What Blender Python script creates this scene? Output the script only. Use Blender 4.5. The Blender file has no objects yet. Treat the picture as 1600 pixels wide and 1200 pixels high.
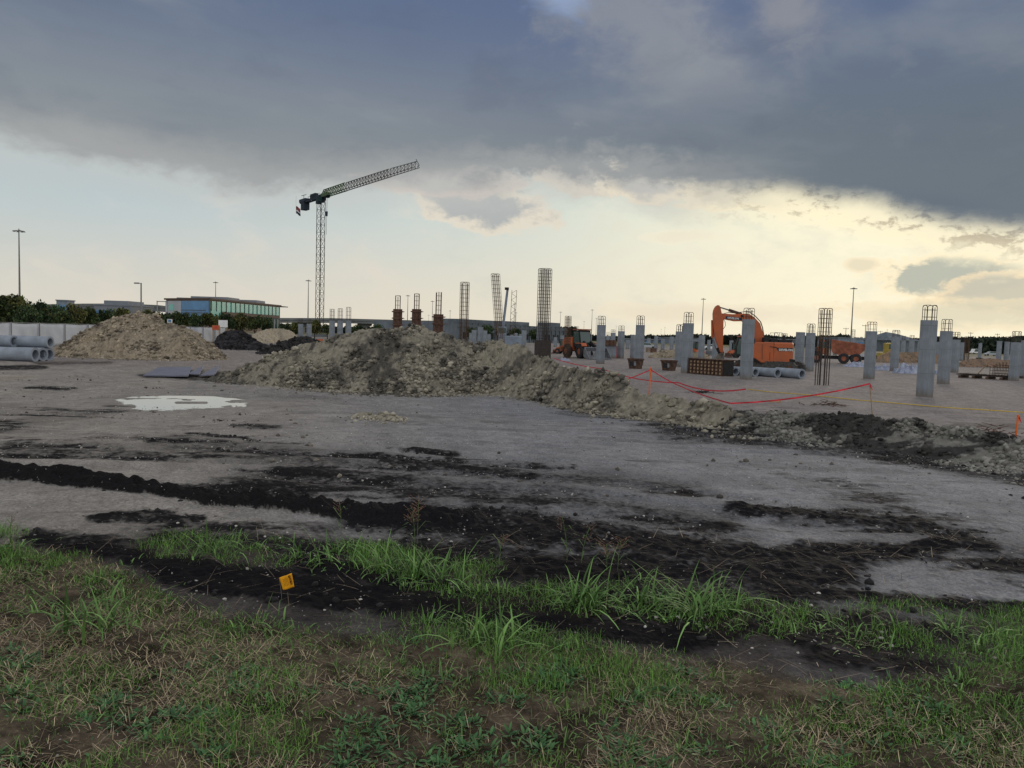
import bpy, math, random
import numpy as np
from mathutils import Vector, Matrix
random.seed(7)
rng = np.random.default_rng(11)
C = bpy.context.scene.collection
R = math.radians

# ------------------------------------------------------------------ camera
CAM = np.array([0.0, 0.0, 1.7])
F_PX = 1200.0
PITCH, ROLL = math.atan(78/1200), R(1.7)
Fv = np.array([0, math.cos(PITCH), -math.sin(PITCH)])
R0 = np.array([1.0, 0, 0]); U0 = np.array([0, math.sin(PITCH), math.cos(PITCH)])
Rv = R0*math.cos(ROLL)+U0*math.sin(ROLL)
Uv = -R0*math.sin(ROLL)+U0*math.cos(ROLL)
cam = bpy.data.cameras.new('camera'); camo = bpy.data.objects.new('camera', cam); C.objects.link(camo)
cam.sensor_width = 36; cam.lens = 27; cam.clip_end = 9000; cam.clip_start = 0.05
camo.matrix_world = Matrix(((Rv[0], Uv[0], -Fv[0], CAM[0]), (Rv[1], Uv[1], -Fv[1], CAM[1]), (Rv[2], Uv[2], -Fv[2], CAM[2]), (0, 0, 0, 1)))
bpy.context.scene.camera = camo

def ray(px, py):
    d = Fv + Rv*((px-800)/F_PX) + Uv*((600-py)/F_PX)
    return d
def at(px, py, Y):
    d = ray(px, py); t = Y/d[1]
    return CAM + d*t
def project(X, Y, Z):
    v = np.stack([X-CAM[0], Y-CAM[1], Z-CAM[2]], -1)
    f = v@Fv; f = np.where(f < 0.05, 0.05, f)
    return 800+F_PX*(v@Rv)/f, 600-F_PX*(v@Uv)/f

# ------------------------------------------------------------------ noise
def _h(ix, iy, iz, s):
    n = (ix.astype(np.int64)*374761393 + iy.astype(np.int64)*668265263 + iz.astype(np.int64)*2147483647 + s*974711) & 0xffffffff
    n = ((n ^ (n >> 13))*1274126177) & 0xffffffff
    n = ((n ^ (n >> 16))*2246822519) & 0xffffffff
    return ((n ^ (n >> 15)) & 0xffff)/65535.0
def vn(x, y, z=0, s=0):
    x = np.asarray(x, float); y = np.asarray(y, float); z = np.zeros_like(x)+z
    ix, iy, iz = np.floor(x), np.floor(y), np.floor(z)
    fx, fy, fz = x-ix, y-iy, z-iz
    fx = fx*fx*(3-2*fx); fy = fy*fy*(3-2*fy); fz = fz*fz*(3-2*fz)
    r = 0
    for a in (0, 1):
        for b in (0, 1):
            for c in (0, 1):
                if c and not np.any(fz): continue
                w = (fx if a else 1-fx)*(fy if b else 1-fy)*(fz if c else 1-fz)
                r = r + w*_h(ix+a, iy+b, iz+c, s)
    return r*2-1
def fbm(x, y, o=4, s=0, z=0, g=.5):
    r = 0; a = 1; t = 0
    for k in range(o):
        r = r+a*vn(x*2**k+k*17.3, y*2**k+k*9.1, (np.asarray(z)*2**k if np.any(z) else 0), s+k); t += a; a *= g
    return r/t
def smooth(a, b, x):
    t = np.clip((x-a)/(b-a), 0, 1); return t*t*(3-2*t)

# ------------------------------------------------------------------ terrain height
_rp = np.array([-400, 300, 400, 700, 900, 1150, 1600, 2400])
_rd = np.array([34, 34, 33, 31, 26, 20, 15.5, 11])
def pxang(X, Y):
    return 800+1200*X/np.maximum(Y, .3)
def zbase(X, Y):
    X = np.asarray(X, float); Y = np.asarray(Y, float)
    a = np.clip(pxang(X, Y), -400, 2400)
    z = -.4*smooth(6, 26, Y)
    drop = smooth(0, 4, Y-np.interp(a, _rp, _rd))*smooth(360, 620, a)*.47
    far = .47*smooth(95, 140, Y)*(1-smooth(360, 620, a))
    return z-drop-far
PUD = None
def zg(X, Y):
    return float(zbase(X, Y))
def gpt(px, py, dz=0):
    """point where the sight line through a pixel of the photo meets the terrain"""
    d = ray(px, py); Y = 3.0; lo = 1.0
    prev = None
    t = 1.0
    while t < 3000:
        p = CAM+d*t
        if p[2] < zg(p[0], p[1]):
            lo, hi = t/1.02, t
            for _ in range(30):
                m = (lo+hi)/2; p = CAM+d*m
                if p[2] < zg(p[0], p[1]): hi = m
                else: lo = m
            p = CAM+d*hi
            return np.array([p[0], p[1], zg(p[0], p[1])+dz])
        t *= 1.02
    p = CAM+d*600; return np.array([p[0], p[1], zg(p[0], p[1])+dz])

# ------------------------------------------------------------------ materials
M = {}
def lin(r, g, b):
    f = lambda c: ((c/255+.055)/1.055)**2.4 if c > 10 else c/255/12.92
    return (f(r), f(g), f(b))
def mat(name, col, rough=.8, metal=0, var=.12, scale=3.0, bump=0.0, bscale=20, col2=None, attr=None, spec=.3, emit=0):
    m = bpy.data.materials.new(name); m.use_nodes = True; nt = m.node_tree; N = nt.nodes; L = nt.links
    bs = N['Principled BSDF']; bs.inputs['Roughness'].default_value = rough; bs.inputs['Metallic'].default_value = metal
    bs.inputs['Specular IOR Level'].default_value = spec
    tc = N.new('ShaderNodeTexCoord')
    no = N.new('ShaderNodeTexNoise'); no.inputs['Scale'].default_value = scale; no.inputs['Detail'].default_value = 6; no.inputs['Roughness'].default_value = .65
    L.new(tc.outputs['Object'], no.inputs['Vector'])
    rp = N.new('ShaderNodeValToRGB'); L.new(no.outputs['Fac'], rp.inputs['Fac'])
    c2 = col2 or tuple(min(1, c*(1+var*2.0)) for c in col)
    c1 = col if col2 else tuple(c*(1-var*1.6) for c in col)
    rp.color_ramp.elements[0].position = .32; rp.color_ramp.elements[1].position = .68
    rp.color_ramp.elements[0].color = (*c1, 1); rp.color_ramp.elements[1].color = (*c2, 1)
    out = rp.outputs['Color']
    if attr:
        at_ = N.new('ShaderNodeAttribute'); at_.attribute_name = attr
        mx = N.new('ShaderNodeMix'); mx.data_type = 'RGBA'; mx.blend_type = 'MULTIPLY'; mx.inputs[0].default_value = 1
        L.new(at_.outputs['Color'], mx.inputs[6]); L.new(rp.outputs['Color'], mx.inputs[7]); out = mx.outputs[2]
    L.new(out, bs.inputs['Base Color'])
    if bump:
        nb = N.new('ShaderNodeTexNoise'); nb.inputs['Scale'].default_value = bscale; nb.inputs['Detail'].default_value = 5
        L.new(tc.outputs['Object'], nb.inputs['Vector'])
        bp = N.new('ShaderNodeBump'); bp.inputs['Strength'].default_value = bump; bp.inputs['Distance'].default_value = .05
        L.new(nb.outputs['Fac'], bp.inputs['Height']); L.new(bp.outputs['Normal'], bs.inputs['Normal'])
    M[name] = m
    return m
mat('concrete', (.24, .275, .32), .9, var=.10, scale=1.2, bump=.15, bscale=12)
def weathered(m):
    nt = m.node_tree; N = nt.nodes; L = nt.links; bs = N['Principled BSDF']; src = bs.inputs['Base Color'].links[0].from_socket
    tc = [n for n in N if n.type == 'TEX_COORD'][0]
    mp = N.new('ShaderNodeMapping'); mp.inputs['Scale'].default_value = (5, 5, .55); L.new(tc.outputs['Object'], mp.inputs[0])
    n1 = N.new('ShaderNodeTexNoise'); n1.inputs['Scale'].default_value = 1.6; n1.inputs['Detail'].default_value = 5; n1.inputs['Roughness'].default_value = .7; L.new(mp.outputs[0], n1.inputs['Vector'])
    r1 = N.new('ShaderNodeMapRange'); r1.inputs[1].default_value = .35; r1.inputs[2].default_value = .7; r1.inputs[3].default_value = 0; r1.inputs[4].default_value = .5; L.new(n1.outputs['Fac'], r1.inputs[0])
    m1 = N.new('ShaderNodeMix'); m1.data_type = 'RGBA'; L.new(r1.outputs[0], m1.inputs[0]); L.new(src, m1.inputs[6]); m1.inputs[7].default_value = (.14, .145, .15, 1)
    sp = N.new('ShaderNodeSeparateXYZ'); L.new(tc.outputs['Object'], sp.inputs[0])
    ad = N.new('ShaderNodeMath'); ad.operation = 'MULTIPLY_ADD'; L.new(n1.outputs['Fac'], ad.inputs[0]); ad.inputs[1].default_value = -.5; L.new(sp.outputs[2], ad.inputs[2])
    r2 = N.new('ShaderNodeMapRange'); r2.inputs[1].default_value = -.15; r2.inputs[2].default_value = .25; r2.inputs[3].default_value = .8; r2.inputs[4].default_value = 0; L.new(ad.outputs[0], r2.inputs[0])
    m2 = N.new('ShaderNodeMix'); m2.data_type = 'RGBA'; L.new(r2.outputs[0], m2.inputs[0]); L.new(m1.outputs[2], m2.inputs[6]); m2.inputs[7].default_value = (.17, .145, .12, 1)
    fr = N.new('ShaderNodeMath'); fr.operation = 'PINGPONG'; L.new(sp.outputs[2], fr.inputs[0]); fr.inputs[1].default_value = .61
    lt = N.new('ShaderNodeMath'); lt.operation = 'LESS_THAN'; lt.inputs[1].default_value = .012; L.new(fr.outputs[0], lt.inputs[0])
    mu = N.new('ShaderNodeMath'); mu.operation = 'MULTIPLY'; mu.inputs[1].default_value = .45; L.new(lt.outputs[0], mu.inputs[0])
    m3 = N.new('ShaderNodeMix'); m3.data_type = 'RGBA'; L.new(mu.outputs[0], m3.inputs[0]); L.new(m2.outputs[2], m3.inputs[6]); m3.inputs[7].default_value = (.09, .09, .09, 1)
    L.new(m3.outputs[2], bs.inputs['Base Color'])
weathered(M['concrete'])
mat('concrete_dark', (.13, .145, .16), .9, var=.12, scale=1.5, bump=.1)
mat('rebar', (.095, .060, .042), .75, .3, var=.35, scale=9)
mat('rebar_dark', (.055, .045, .042), .7, .3, var=.3, scale=9)
mat('form', (.105, .058, .044), .8, var=.3, scale=4, bump=.2)
mat('pipe', (.25, .285, .34), .9, var=.10, scale=2, bump=.1)
mat('orange', (.50, .112, .028), .55, col2=(.34, .095, .04), scale=1.6, spec=.45, bump=.05)
mat('orange_old', (.24, .085, .05), .75, var=.25, scale=1.5)
mat('black', (.018, .018, .02), .7, var=.3, scale=5)
mat('tyre', (.028, .028, .032), .9, var=.3, scale=6, bump=.2)
mat('track', (.07, .068, .066), .85, var=.3, scale=5, bump=.3)
mat('steel', (.20, .21, .23), .55, .6, var=.25, scale=4)
mat('bucket', (.15, .135, .12), .6, .4, var=.35, scale=3, bump=.1)
mat('rust', (.08, .048, .036), .85, var=.4, scale=4, bump=.2)
mat('pole', (.19, .195, .20), .6, .3, var=.1)
mat('crane', (.085, .085, .08), .7, .1, var=.25, scale=.4)
mat('crane_green', (.06, .105, .05), .6, .1, var=.25, scale=.6)
mat('crane_dark', (.02, .032, .05), .7, var=.2, scale=.5)
mat('white', (.72, .73, .75), .7, var=.06)
mat('greyblue', (.20, .24, .30), .8, var=.12, scale=.8)
mat('red', (.55, .02, .04), .55, var=.15)
mat('stake', (.75, .16, .03), .7, var=.15, scale=8)
mat('wood', (.30, .21, .13), .85, var=.2, scale=8)
mat('yellow', (.62, .42, .02), .6, var=.15, scale=12)
mat('yellow_dull', (.34, .26, .06), .7, var=.2, scale=3)
mat('flagyellow', (.80, .36, .008), .55, var=.10, scale=25)
mat('ink', (.10, .012, .004), .6, var=.1)
mat('fence_cloth', (.44, .47, .52), .9, var=.10, scale=.25, bump=.5, bscale=.8)
mat('garage', (.13, .155, .18), .9, var=.2, scale=.25)
mat('overpass', (.16, .17, .18), .9, var=.15, scale=.1)
mat('panel_light', (.40, .43, .47), .8, var=.06, scale=.1)
mat('brick', (.22, .17, .14), .9, var=.12, scale=.3)
mat('roofing', (.20, .22, .26), .8, var=.08, scale=.2)
mat('brown_trim', (.10, .07, .06), .8, var=.1)
mat('bark', (.06, .045, .035), .95, var=.3, scale=6, bump=.3)
mat('leaf', (1, 1, 1), .7, var=.0, attr='tint', spec=.15)
mat('blade', (1, 1, 1), .65, var=.0, attr='tint', spec=.2)
mat('stone', (1, 1, 1), .9, var=.12, scale=14, attr='tint')
mat('tarp', (.44, .48, .58), .5, var=.1, scale=2.5, col2=(.16, .19, .30))
mat('plate', (.17, .175, .23), .5, .5, var=.12, scale=1.5)
mat('sack', (.6, .62, .66), .8, var=.1)
def glass(name, col, rough=.12):
    m = mat(name, col, rough, 0, var=.12, scale=.3, spec=.9); return m
glass('teal_glass', (.08, .40, .38)); glass('blue_glass', (.05, .20, .42), .35); glass('cab_glass', (.02, .06, .055)); glass('lens', (.5, .5, .45))

# ------------------------------------------------------------------ mesh builder
class MB:
    def __init__(s): s.v = []; s.f = []; s.n = 0; s.smooth = False
    def add(s, v, f):
        s.v.append(np.asarray(v, float).reshape(-1, 3)); s.f += [tuple(i+s.n for i in q) for q in f]; s.n += len(s.v[-1]); return s
    def hexa(s, p):
        return s.add(p, [(0, 3, 2, 1), (4, 5, 6, 7), (0, 1, 5, 4), (1, 2, 6, 5), (2, 3, 7, 6), (3, 0, 4, 7)])
    def box(s, x0, x1, y0, y1, z0, z1):
        return s.hexa([(x0, y0, z0), (x1, y0, z0), (x1, y1, z0), (x0, y1, z0), (x0, y0, z1), (x1, y0, z1), (x1, y1, z1), (x0, y1, z1)])
    def cbox(s, x0, x1, y0, y1, z0, z1, c=.05):
        """box with bevelled vertical edges and top"""
        def ring(z, i):
            return [(x0+i+c, y0+i, z), (x1-i-c, y0+i, z), (x1-i, y0+i+c, z), (x1-i, y1-i-c, z), (x1-i-c, y1-i, z), (x0+i+c, y1-i, z), (x0+i, y1-i-c, z), (x0+i, y0+i+c, z)]
        v = ring(z0, 0)+ring(z1-c, 0)+ring(z1, c*.8)
        f = [tuple(range(7, -1, -1)), tuple(range(16, 24))]
        for k in (0, 8):
            for i in range(8): j = (i+1) % 8; f.append((k+i, k+j, k+8+j, k+8+i))
        return s.add(v, f)
    def prism(s, pts, y0, y1, c=0.0):
        """polygon in the x,z plane pushed from y0 to y1"""
        n = len(pts)
        v = [(x, y0, z) for x, z in pts]+[(x, y1, z) for x, z in pts]
        return s.add(v, [tuple(range(n)), tuple(range(2*n-1, n-1, -1))]+[(i, i+n, (i+1) % n+n, (i+1) % n) for i in range(n)])
    def bar(s, a, b, r, n=4, r2=None):
        a = np.asarray(a, float); b = np.asarray(b, float); d = b-a; l = np.linalg.norm(d)
        if l < 1e-6: return s
        d /= l; u = np.cross(d, (0, 0, 1)); 
        if np.linalg.norm(u) < 1e-3: u = np.cross(d, (0, 1, 0))
        u /= np.linalg.norm(u); w = np.cross(d, u); r2 = r if r2 is None else r2
        an = [2*math.pi*(k+.5)/n for k in range(n)]
        v = [a+(u*math.cos(t)+w*math.sin(t))*r for t in an]+[b+(u*math.cos(t)+w*math.sin(t))*r2 for t in an]
        return s.add(v, [(k, (k+1) % n, (k+1) % n+n, k+n) for k in range(n)]+[tuple(range(n-1, -1, -1)), tuple(range(n, 2*n))])
    def path(s, pts, r, n=4):
        for a, b in zip(pts[:-1], pts[1:]): s.bar(a, b, r, n)
        return s
    def tube(s, a, b, r, ri, n=28):
        a = np.asarray(a, float); b = np.asarray(b, float); d = (b-a)/np.linalg.norm(b-a)
        u = np.cross(d, (0, 0, 1)); u /= np.linalg.norm(u); w = np.cross(d, u); v = []
        for p, q in ((a, r), (b, r), (b, ri), (a, ri)):
            v += [p+(u*math.cos(2*math.pi*k/n)+w*math.sin(2*math.pi*k/n))*q for k in range(n)]
        f = []
        for g in range(4):
            h = (g+1) % 4
            f += [(g*n+k, g*n+(k+1) % n, h*n+(k+1) % n, h*n+k) for k in range(n)]
        return s.add(v, f)
    def wheel(s, c, r, w, ax=(0, 1, 0), n=22, hub=.0):
        c = np.asarray(c, float); ax = np.asarray(ax, float); ax /= np.linalg.norm(ax)
        u = np.cross(ax, (0, 0, 1)); u /= np.linalg.norm(u); q = np.cross(ax, u); v = []
        prof = [(-w/2, hub), (-w/2, r*.86), (-w*.36, r), (w*.36, r), (w/2, r*.86), (w/2, hub)]
        for o, rr in prof: v += [c+ax*o+(u*math.cos(2*math.pi*k/n)+q*math.sin(2*math.pi*k/n))*rr for k in range(n)]
        f = []
        for g in range(5): f += [(g*n+k, g*n+(k+1) % n, (g+1)*n+(k+1) % n, (g+1)*n+k) for k in range(n)]
        return s.add(v, f)
    def build(s, name, m, parent=None, loc=None, rz=0, smooth=False, bevel=0):
        v = np.concatenate(s.v); me = bpy.data.meshes.new(name)
        me.from_pydata(v.tolist(), [], s.f); me.update()
        if smooth:
            me.polygons.foreach_set('use_smooth', [True]*len(me.polygons))
        o = bpy.data.objects.new(name, me); C.objects.link(o)
        if isinstance(m, str): m = M[m]
        me.materials.append(m)
        if parent: o.parent = parent
        if loc is not None: o.location = tuple(loc); o.rotation_euler[2] = rz
        if bevel:
            b = o.modifiers.new('bevel', 'BEVEL'); b.width = bevel; b.segments = 2; b.limit_method = 'ANGLE'
        return o
def fastmesh(name, verts, loops_per, faces, m, tint=None, smooth=False):
    """verts Nx3, faces KxP index array"""
    me = bpy.data.meshes.new(name); nv = len(verts); nf = len(faces)
    me.vertices.add(nv); me.vertices.foreach_set('co', np.asarray(verts, np.float32).ravel())
    me.loops.add(nf*loops_per); me.loops.foreach_set('vertex_index', np.asarray(faces, np.int32).ravel())
    me.polygons.add(nf); me.polygons.foreach_set('loop_start', np.arange(nf, dtype=np.int32)*loops_per)
    if smooth: me.polygons.foreach_set('use_smooth', np.ones(nf, bool))
    me.update(calc_edges=True)
    if tint is not None:
        ca = me.color_attributes.new('tint', 'FLOAT_COLOR', 'POINT')
        ca.data.foreach_set('color', np.concatenate([tint, np.ones((nv, 1))], 1).astype(np.float32).ravel())
    me.materials.append(M[m] if isinstance(m, str) else m)
    o = bpy.data.objects.new(name, me); C.objects.link(o)
    return o
def tag(o, label=None, cat=None, group=None, kind=None):
    if label and cat and not kind: kind = 'thing'
    if label: o['label'] = label
    if cat: o['category'] = cat
    if group: o['group'] = group
    if kind: o['kind'] = kind
    return o
def empty(name, loc, rz=0, label=None, cat=None, group=None):
    o = bpy.data.objects.new(name, None); C.objects.link(o); o.location = tuple(loc); o.rotation_euler[2] = rz
    o.empty_display_size = .2
    return tag(o, label, cat, group)
def copy_tree(o, parent=None):
    c = o.copy(); C.objects.link(c)
    if parent: c.parent = parent
    for ch in list(o.children): copy_tree(ch, c)
    return c
BACK_SKY_FILL = (.96, .93, .89)
# ------------------------------------------------------------------ sky
W = bpy.data.worlds.new('World'); bpy.context.scene.world = W; W.use_nodes = True
nt = W.node_tree; N = nt.nodes; L = nt.links; N.clear()
class E:
    """tiny arithmetic wrapper round shader math nodes"""
    def __init__(s, sock): s.s = sock
    @staticmethod
    def m(op, *a, clamp=False):
        n = N.new('ShaderNodeMath'); n.operation = op; n.use_clamp = clamp
        for i, q in enumerate(a):
            if isinstance(q, E): L.new(q.s, n.inputs[i])
            else: n.inputs[i].default_value = q
        return E(n.outputs[0])
    def __add__(s, o): return E.m('ADD', s, o)
    def __radd__(s, o): return E.m('ADD', o, s)
    def __sub__(s, o): return E.m('SUBTRACT', s, o)
    def __rsub__(s, o): return E.m('SUBTRACT', o, s)
    def __mul__(s, o): return E.m('MULTIPLY', s, o)
    def __rmul__(s, o): return E.m('MULTIPLY', s, o)
    def __truediv__(s, o): return E.m('DIVIDE', s, o)
def sm(x, a, b):
    n = N.new('ShaderNodeMapRange'); n.interpolation_type = 'SMOOTHSTEP'; L.new(x.s, n.inputs[0])
    n.inputs[1].default_value = a; n.inputs[2].default_value = b; return E(n.outputs[0])
def comb(x, y, z=0.0):
    n = N.new('ShaderNodeCombineXYZ')
    for i, q in enumerate((x, y, z)):
        if isinstance(q, E): L.new(q.s, n.inputs[i])
        else: n.inputs[i].default_value = q
    return n.outputs[0]
def noise(vec, scale, detail=6, rough=.55, dist=0, w=None):
    n = N.new('ShaderNodeTexNoise'); n.inputs['Scale'].default_value = scale; n.inputs['Detail'].default_value = detail
    n.inputs['Roughness'].default_value = rough; n.inputs['Distortion'].default_value = dist
    L.new(vec, n.inputs['Vector']); return E(n.outputs['Fac'])-.5
def mixc(f, a, b):
    n = N.new('ShaderNodeMix'); n.data_type = 'RGBA'; n.clamp_factor = True
    if isinstance(f, E): L.new(f.s, n.inputs[0])
    else: n.inputs[0].default_value = f
    for i, q in ((6, a), (7, b)):
        if isinstance(q, tuple): n.inputs[i].default_value = (*q, 1)
        else: L.new(q, n.inputs[i])
    return n.outputs[2]
def curve(x, pts, lo, hi):
    """piecewise curve of a value through a colour ramp, x in degrees -> value"""
    n = N.new('ShaderNodeValToRGB'); r = n.color_ramp; r.interpolation = 'B_SPLINE' if len(pts) > 9 else 'EASE'
    r.interpolation = 'LINEAR'
    x0, x1 = pts[0][0], pts[-1][0]
    while len(r.elements) < len(pts): r.elements.new(.5)
    for e, (a, v) in zip(r.elements, pts):
        pass
    for i, (a, v) in enumerate(pts):
        r.elements[i].position = (a-x0)/(x1-x0); t = (v-lo)/(hi-lo); r.elements[i].color = (t, t, t, 1)
    q = E.m('DIVIDE', x-x0, x1-x0); L.new(q.s, n.inputs[0])
    return E(n.outputs[0])*(hi-lo)+lo
tc = N.new('ShaderNodeTexCoord'); sp = N.new('ShaderNodeSeparateXYZ'); L.new(tc.outputs['Generated'], sp.inputs[0])
dx, dy, dz = E(sp.outputs[0]), E(sp.outputs[1]), E(sp.outputs[2])
DEG = 180/math.pi
az = E.m('ARCTAN2', dx, dy)*DEG; el = E.m('ARCSINE', dz)*DEG
def AE(px, py):
    d = ray(px, py); d = d/np.linalg.norm(d); return math.degrees(math.atan2(d[0], d[1])), math.degrees(math.asin(d[2]))
zc = E.m('MAXIMUM', dz, .02)+.10
plane = comb(dx/zc, dy/zc)                       # cloud layer seen in perspective
sph = tc.outputs['Generated']
ae = comb(az*.1, el*.17)
n_big = noise(plane, .9, 5, .5, .3)
n_mid = noise(plane, 2.3, 6, .55, .4)
n_puf = noise(ae, 2.2, 8, .62, .35)
n_puf2 = noise(ae, 5.5, 8, .66, .2)
n_soft = noise(ae, .8, 4, .5, .2)
# clear sky under the cloud deck
warm = sm(az, -30.0, 34.0)
hz = sm(el, 11.0, .3)                             # 1 at the horizon
hi_c = mixc(warm, lin(176, 193, 200), lin(230, 233, 212))
lo_c = mixc(warm, lin(211, 206, 193), lin(243, 231, 204))
base = mixc(hz, hi_c, lo_c)
glow = sm(E.m('SQRT', (az-31.0)*(az-31.0)*.35+(el-8.0)*(el-8.0)), 19.0, 1.0)
base = mixc(glow*.8, base, lin(255, 246, 214))
# faint high haze streaks
base = mixc(sm(n_puf+n_soft*.6, -.02, .28)*.38, base, lin(224, 212, 196))
base = mixc(sm(n_soft*-1.0+n_puf2*.3, .02, .22)*.30, base, lin(186, 192, 188))
# small separate clouds
def puff(b, px, py, rx, ry, col, rim, soft=.55, amt=1.0, nn=None, tilt=0):
    a0, e0 = AE(px, py); k = DEG/1200
    u = (az-a0)/(rx*k); v = (el-e0)/(ry*k)
    if tilt: v = v+u*tilt
    r = E.m('SQRT', u*u+v*v)+(n_puf*1.9+n_puf2*1.1)
    bb = mixc(sm(r, 1.28, 1.0)*amt, b, rim)
    return mixc(sm(r, 1.06, 1.06-soft)*amt, bb, col)
base = puff(base, 740, 315, 105, 40, lin(170, 174, 174), lin(222, 213, 196), .5, .95, tilt=.4)
base = puff(base, 690, 282, 110, 22, lin(168, 168, 168), lin(205, 190, 180), .6, .8)
base = puff(base, 965, 275, 110, 28, lin(160, 162, 160), lin(222, 206, 186), .6, .85, tilt=.3)
base = puff(base, 1015, 280, 70, 26, lin(176, 173, 168), lin(246, 230, 200), .5, .95, tilt=-.2)
base = puff(base, 1085, 268, 55, 18, lin(188, 182, 172), lin(250, 236, 206), .6, .9, tilt=.3)
base = puff(base, 1180, 302, 90, 22, lin(178, 172, 164), lin(244, 228, 196), .5, .9)
base = puff(base, 1480, 432, 88, 30, lin(176, 180, 168), lin(252, 236, 200), .35, .9)
base = puff(base, 1600, 462, 95, 26, lin(186, 186, 172), lin(246, 224, 186), .4, .75)
base = puff(base, 1500, 492, 150, 20, lin(206, 202, 180), lin(240, 222, 186), .6, .55)
base = puff(base, 1345, 414, 20, 9, lin(224, 214, 186), lin(244, 228, 196), .5, .7)
base = puff(base, 1060, 370, 60, 9, lin(232, 222, 198), lin(240, 230, 206), .6, .5)
base = puff(base, 1110, 490, 160, 14, lin(226, 214, 190), lin(236, 222, 196), .6, .45)
# bright broken rim below the deck on the sun side
edge_pts = [(-75, 9.5), (-50, 9.8), (-33.7, 10.7), (-26, 10.3), (-18, 9.6), (-9.5, 10.7), (0, 11.4), (7, 11.6), (11, 10.6), (18, 10.6), (24, 9.6), (29, 8.0), (34, 7.2), (45, 7.2), (75, 9)]
midz = sm(az, -6.0, 2.0)*sm(az, 18.0, 8.0)
edge = curve(az, edge_pts, 5, 15)
dn = (n_puf*3.2+n_puf2*1.6)*(midz*1.3+1.0)+n_big*1.6
sunside = sm(az, 8.0, 21.0)
below = edge-el
rimm = sm(below+n_puf*2.6+n_puf2*2.8, 3.0, 1.1)*sm(below+n_puf2*1.0, -1.4, .1)*sunside
base = mixc(rimm*.95, base, lin(255, 244, 208))
base = mixc(sm(n_puf2*2.4+n_puf, .02, .30)*rimm*.9, base, lin(190, 176, 148))
base = mixc(sm(below+dn*.7, 3.2, .2)*(1-sunside*.75)*.60, base, lin(190, 191, 187))
# the deck
up = sm(el, 10.0, 24.0)
d_lo = mixc(warm, lin(141, 147, 150), lin(112, 121, 127))
d_hi = mixc(sm(az, -34.0, 6.0), lin(94, 109, 135), lin(93, 108, 138))
deck = mixc(up, d_lo, d_hi)
deck = mixc(sm(n_big+n_mid*.35, .02, .30)*.30, deck, lin(84, 97, 120))
deck = mixc(sm(n_big*-1.0+n_mid*.5, .02, .24)*.5, deck, lin(144, 150, 155))
deck = mixc(sm(az-n_soft*20, -20.0, -34.0)*sm(el, 18.0, 26.0)*.7, deck, lin(92, 86, 94))
a0, e0 = AE(1050, 90)
wisp = sm(E.m('ABSOLUTE', (az-a0)+(el-e0)*.95+n_puf*10+n_puf2*5)+0, 8.5, 1.0)*sm(el, 14.0, 20.0)
deck = mixc(wisp*.50, deck, lin(160, 161, 160))
deck = mixc(sm(n_puf+n_puf2*.5, .02, .26)*sm(az, -12.0, 4.0)*.30, deck, lin(134, 138, 146))
deck = mixc(sm(n_mid*-1.0+n_puf*.4, .02, .24)*.22, deck, lin(84, 94, 114))
a0, e0 = AE(1230, 30)
w2 = sm(E.m('SQRT', (az-a0)*(az-a0)+(el-e0)*(el-e0)*1.5)+n_puf*8, 4.0, 0.0)
deck = mixc(w2*.5, deck, lin(160, 158, 156))
a0, e0 = AE(880, -5)
w3 = sm(E.m('SQRT', (az-a0)*(az-a0)+(el-e0)*(el-e0)*2)+n_puf*6, 3.0, 0.5)
deck = mixc(w3*.7, deck, lin(146, 166, 200))
right_dark = sm(az+n_puf*10, 14.0, 22.0)*sm(el, 24.0, 14.0)
deck = mixc(right_dark*.40, deck, lin(96, 107, 120))
# light thin edge of the deck
lip = sm(below+dn*.8, -3.0, -.4)*(1-sunside)
deck = mixc(lip*.55, deck, lin(172, 172, 170))
cover = mixc(0.0, (0, 0, 0), (0, 0, 0))
width = 1.6
cov = E.m('MULTIPLY', sm(el-edge+dn*(1-sunside*.55), -.9, 1.0), 1.0)
sky = mixc(cov, base, deck)
# sky behind the camera and overhead: unseen, brightened as fill light for the ground
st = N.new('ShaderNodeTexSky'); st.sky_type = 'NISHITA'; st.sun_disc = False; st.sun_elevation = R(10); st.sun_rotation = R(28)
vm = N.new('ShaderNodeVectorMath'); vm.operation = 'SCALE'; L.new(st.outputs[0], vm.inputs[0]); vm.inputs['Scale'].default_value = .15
fill_sky = mixc(.75, vm.outputs[0], BACK_SKY_FILL)
sky = mixc(sm(el+az*0, 38.0, 62.0)*.8, sky, fill_sky)
sky = mixc(sm(dy+n_big*.3, .25, -.35), sky, fill_sky)
sky = mixc(sm(el, -.2, -3.0), sky, lin(110, 108, 104))
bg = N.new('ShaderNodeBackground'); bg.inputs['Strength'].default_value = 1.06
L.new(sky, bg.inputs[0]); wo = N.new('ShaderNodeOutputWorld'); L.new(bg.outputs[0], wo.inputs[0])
sl = bpy.data.lights.new('sun', 'SUN'); sl.energy = 1.1; sl.angle = R(14); sl.color = (1, .86, .66)
so = bpy.data.objects.new('sun', sl); C.objects.link(so)
sd = Vector((math.sin(R(28))*math.cos(R(10)), math.cos(R(28))*math.cos(R(10)), math.sin(R(10))))
so.rotation_euler = sd.to_track_quat('Z', 'Y').to_euler(); so.location = (20, 40, 60)
sc = bpy.context.scene
sc.view_settings.view_transform = 'Standard'; sc.view_settings.look = 'None'; sc.view_settings.exposure = 0; sc.view_settings.gamma = 1
sc.render.engine = 'CYCLES'; sc.cycles.max_bounces = 5; sc.cycles.diffuse_bounces = 3; sc.cycles.glossy_bounces = 2
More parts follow.
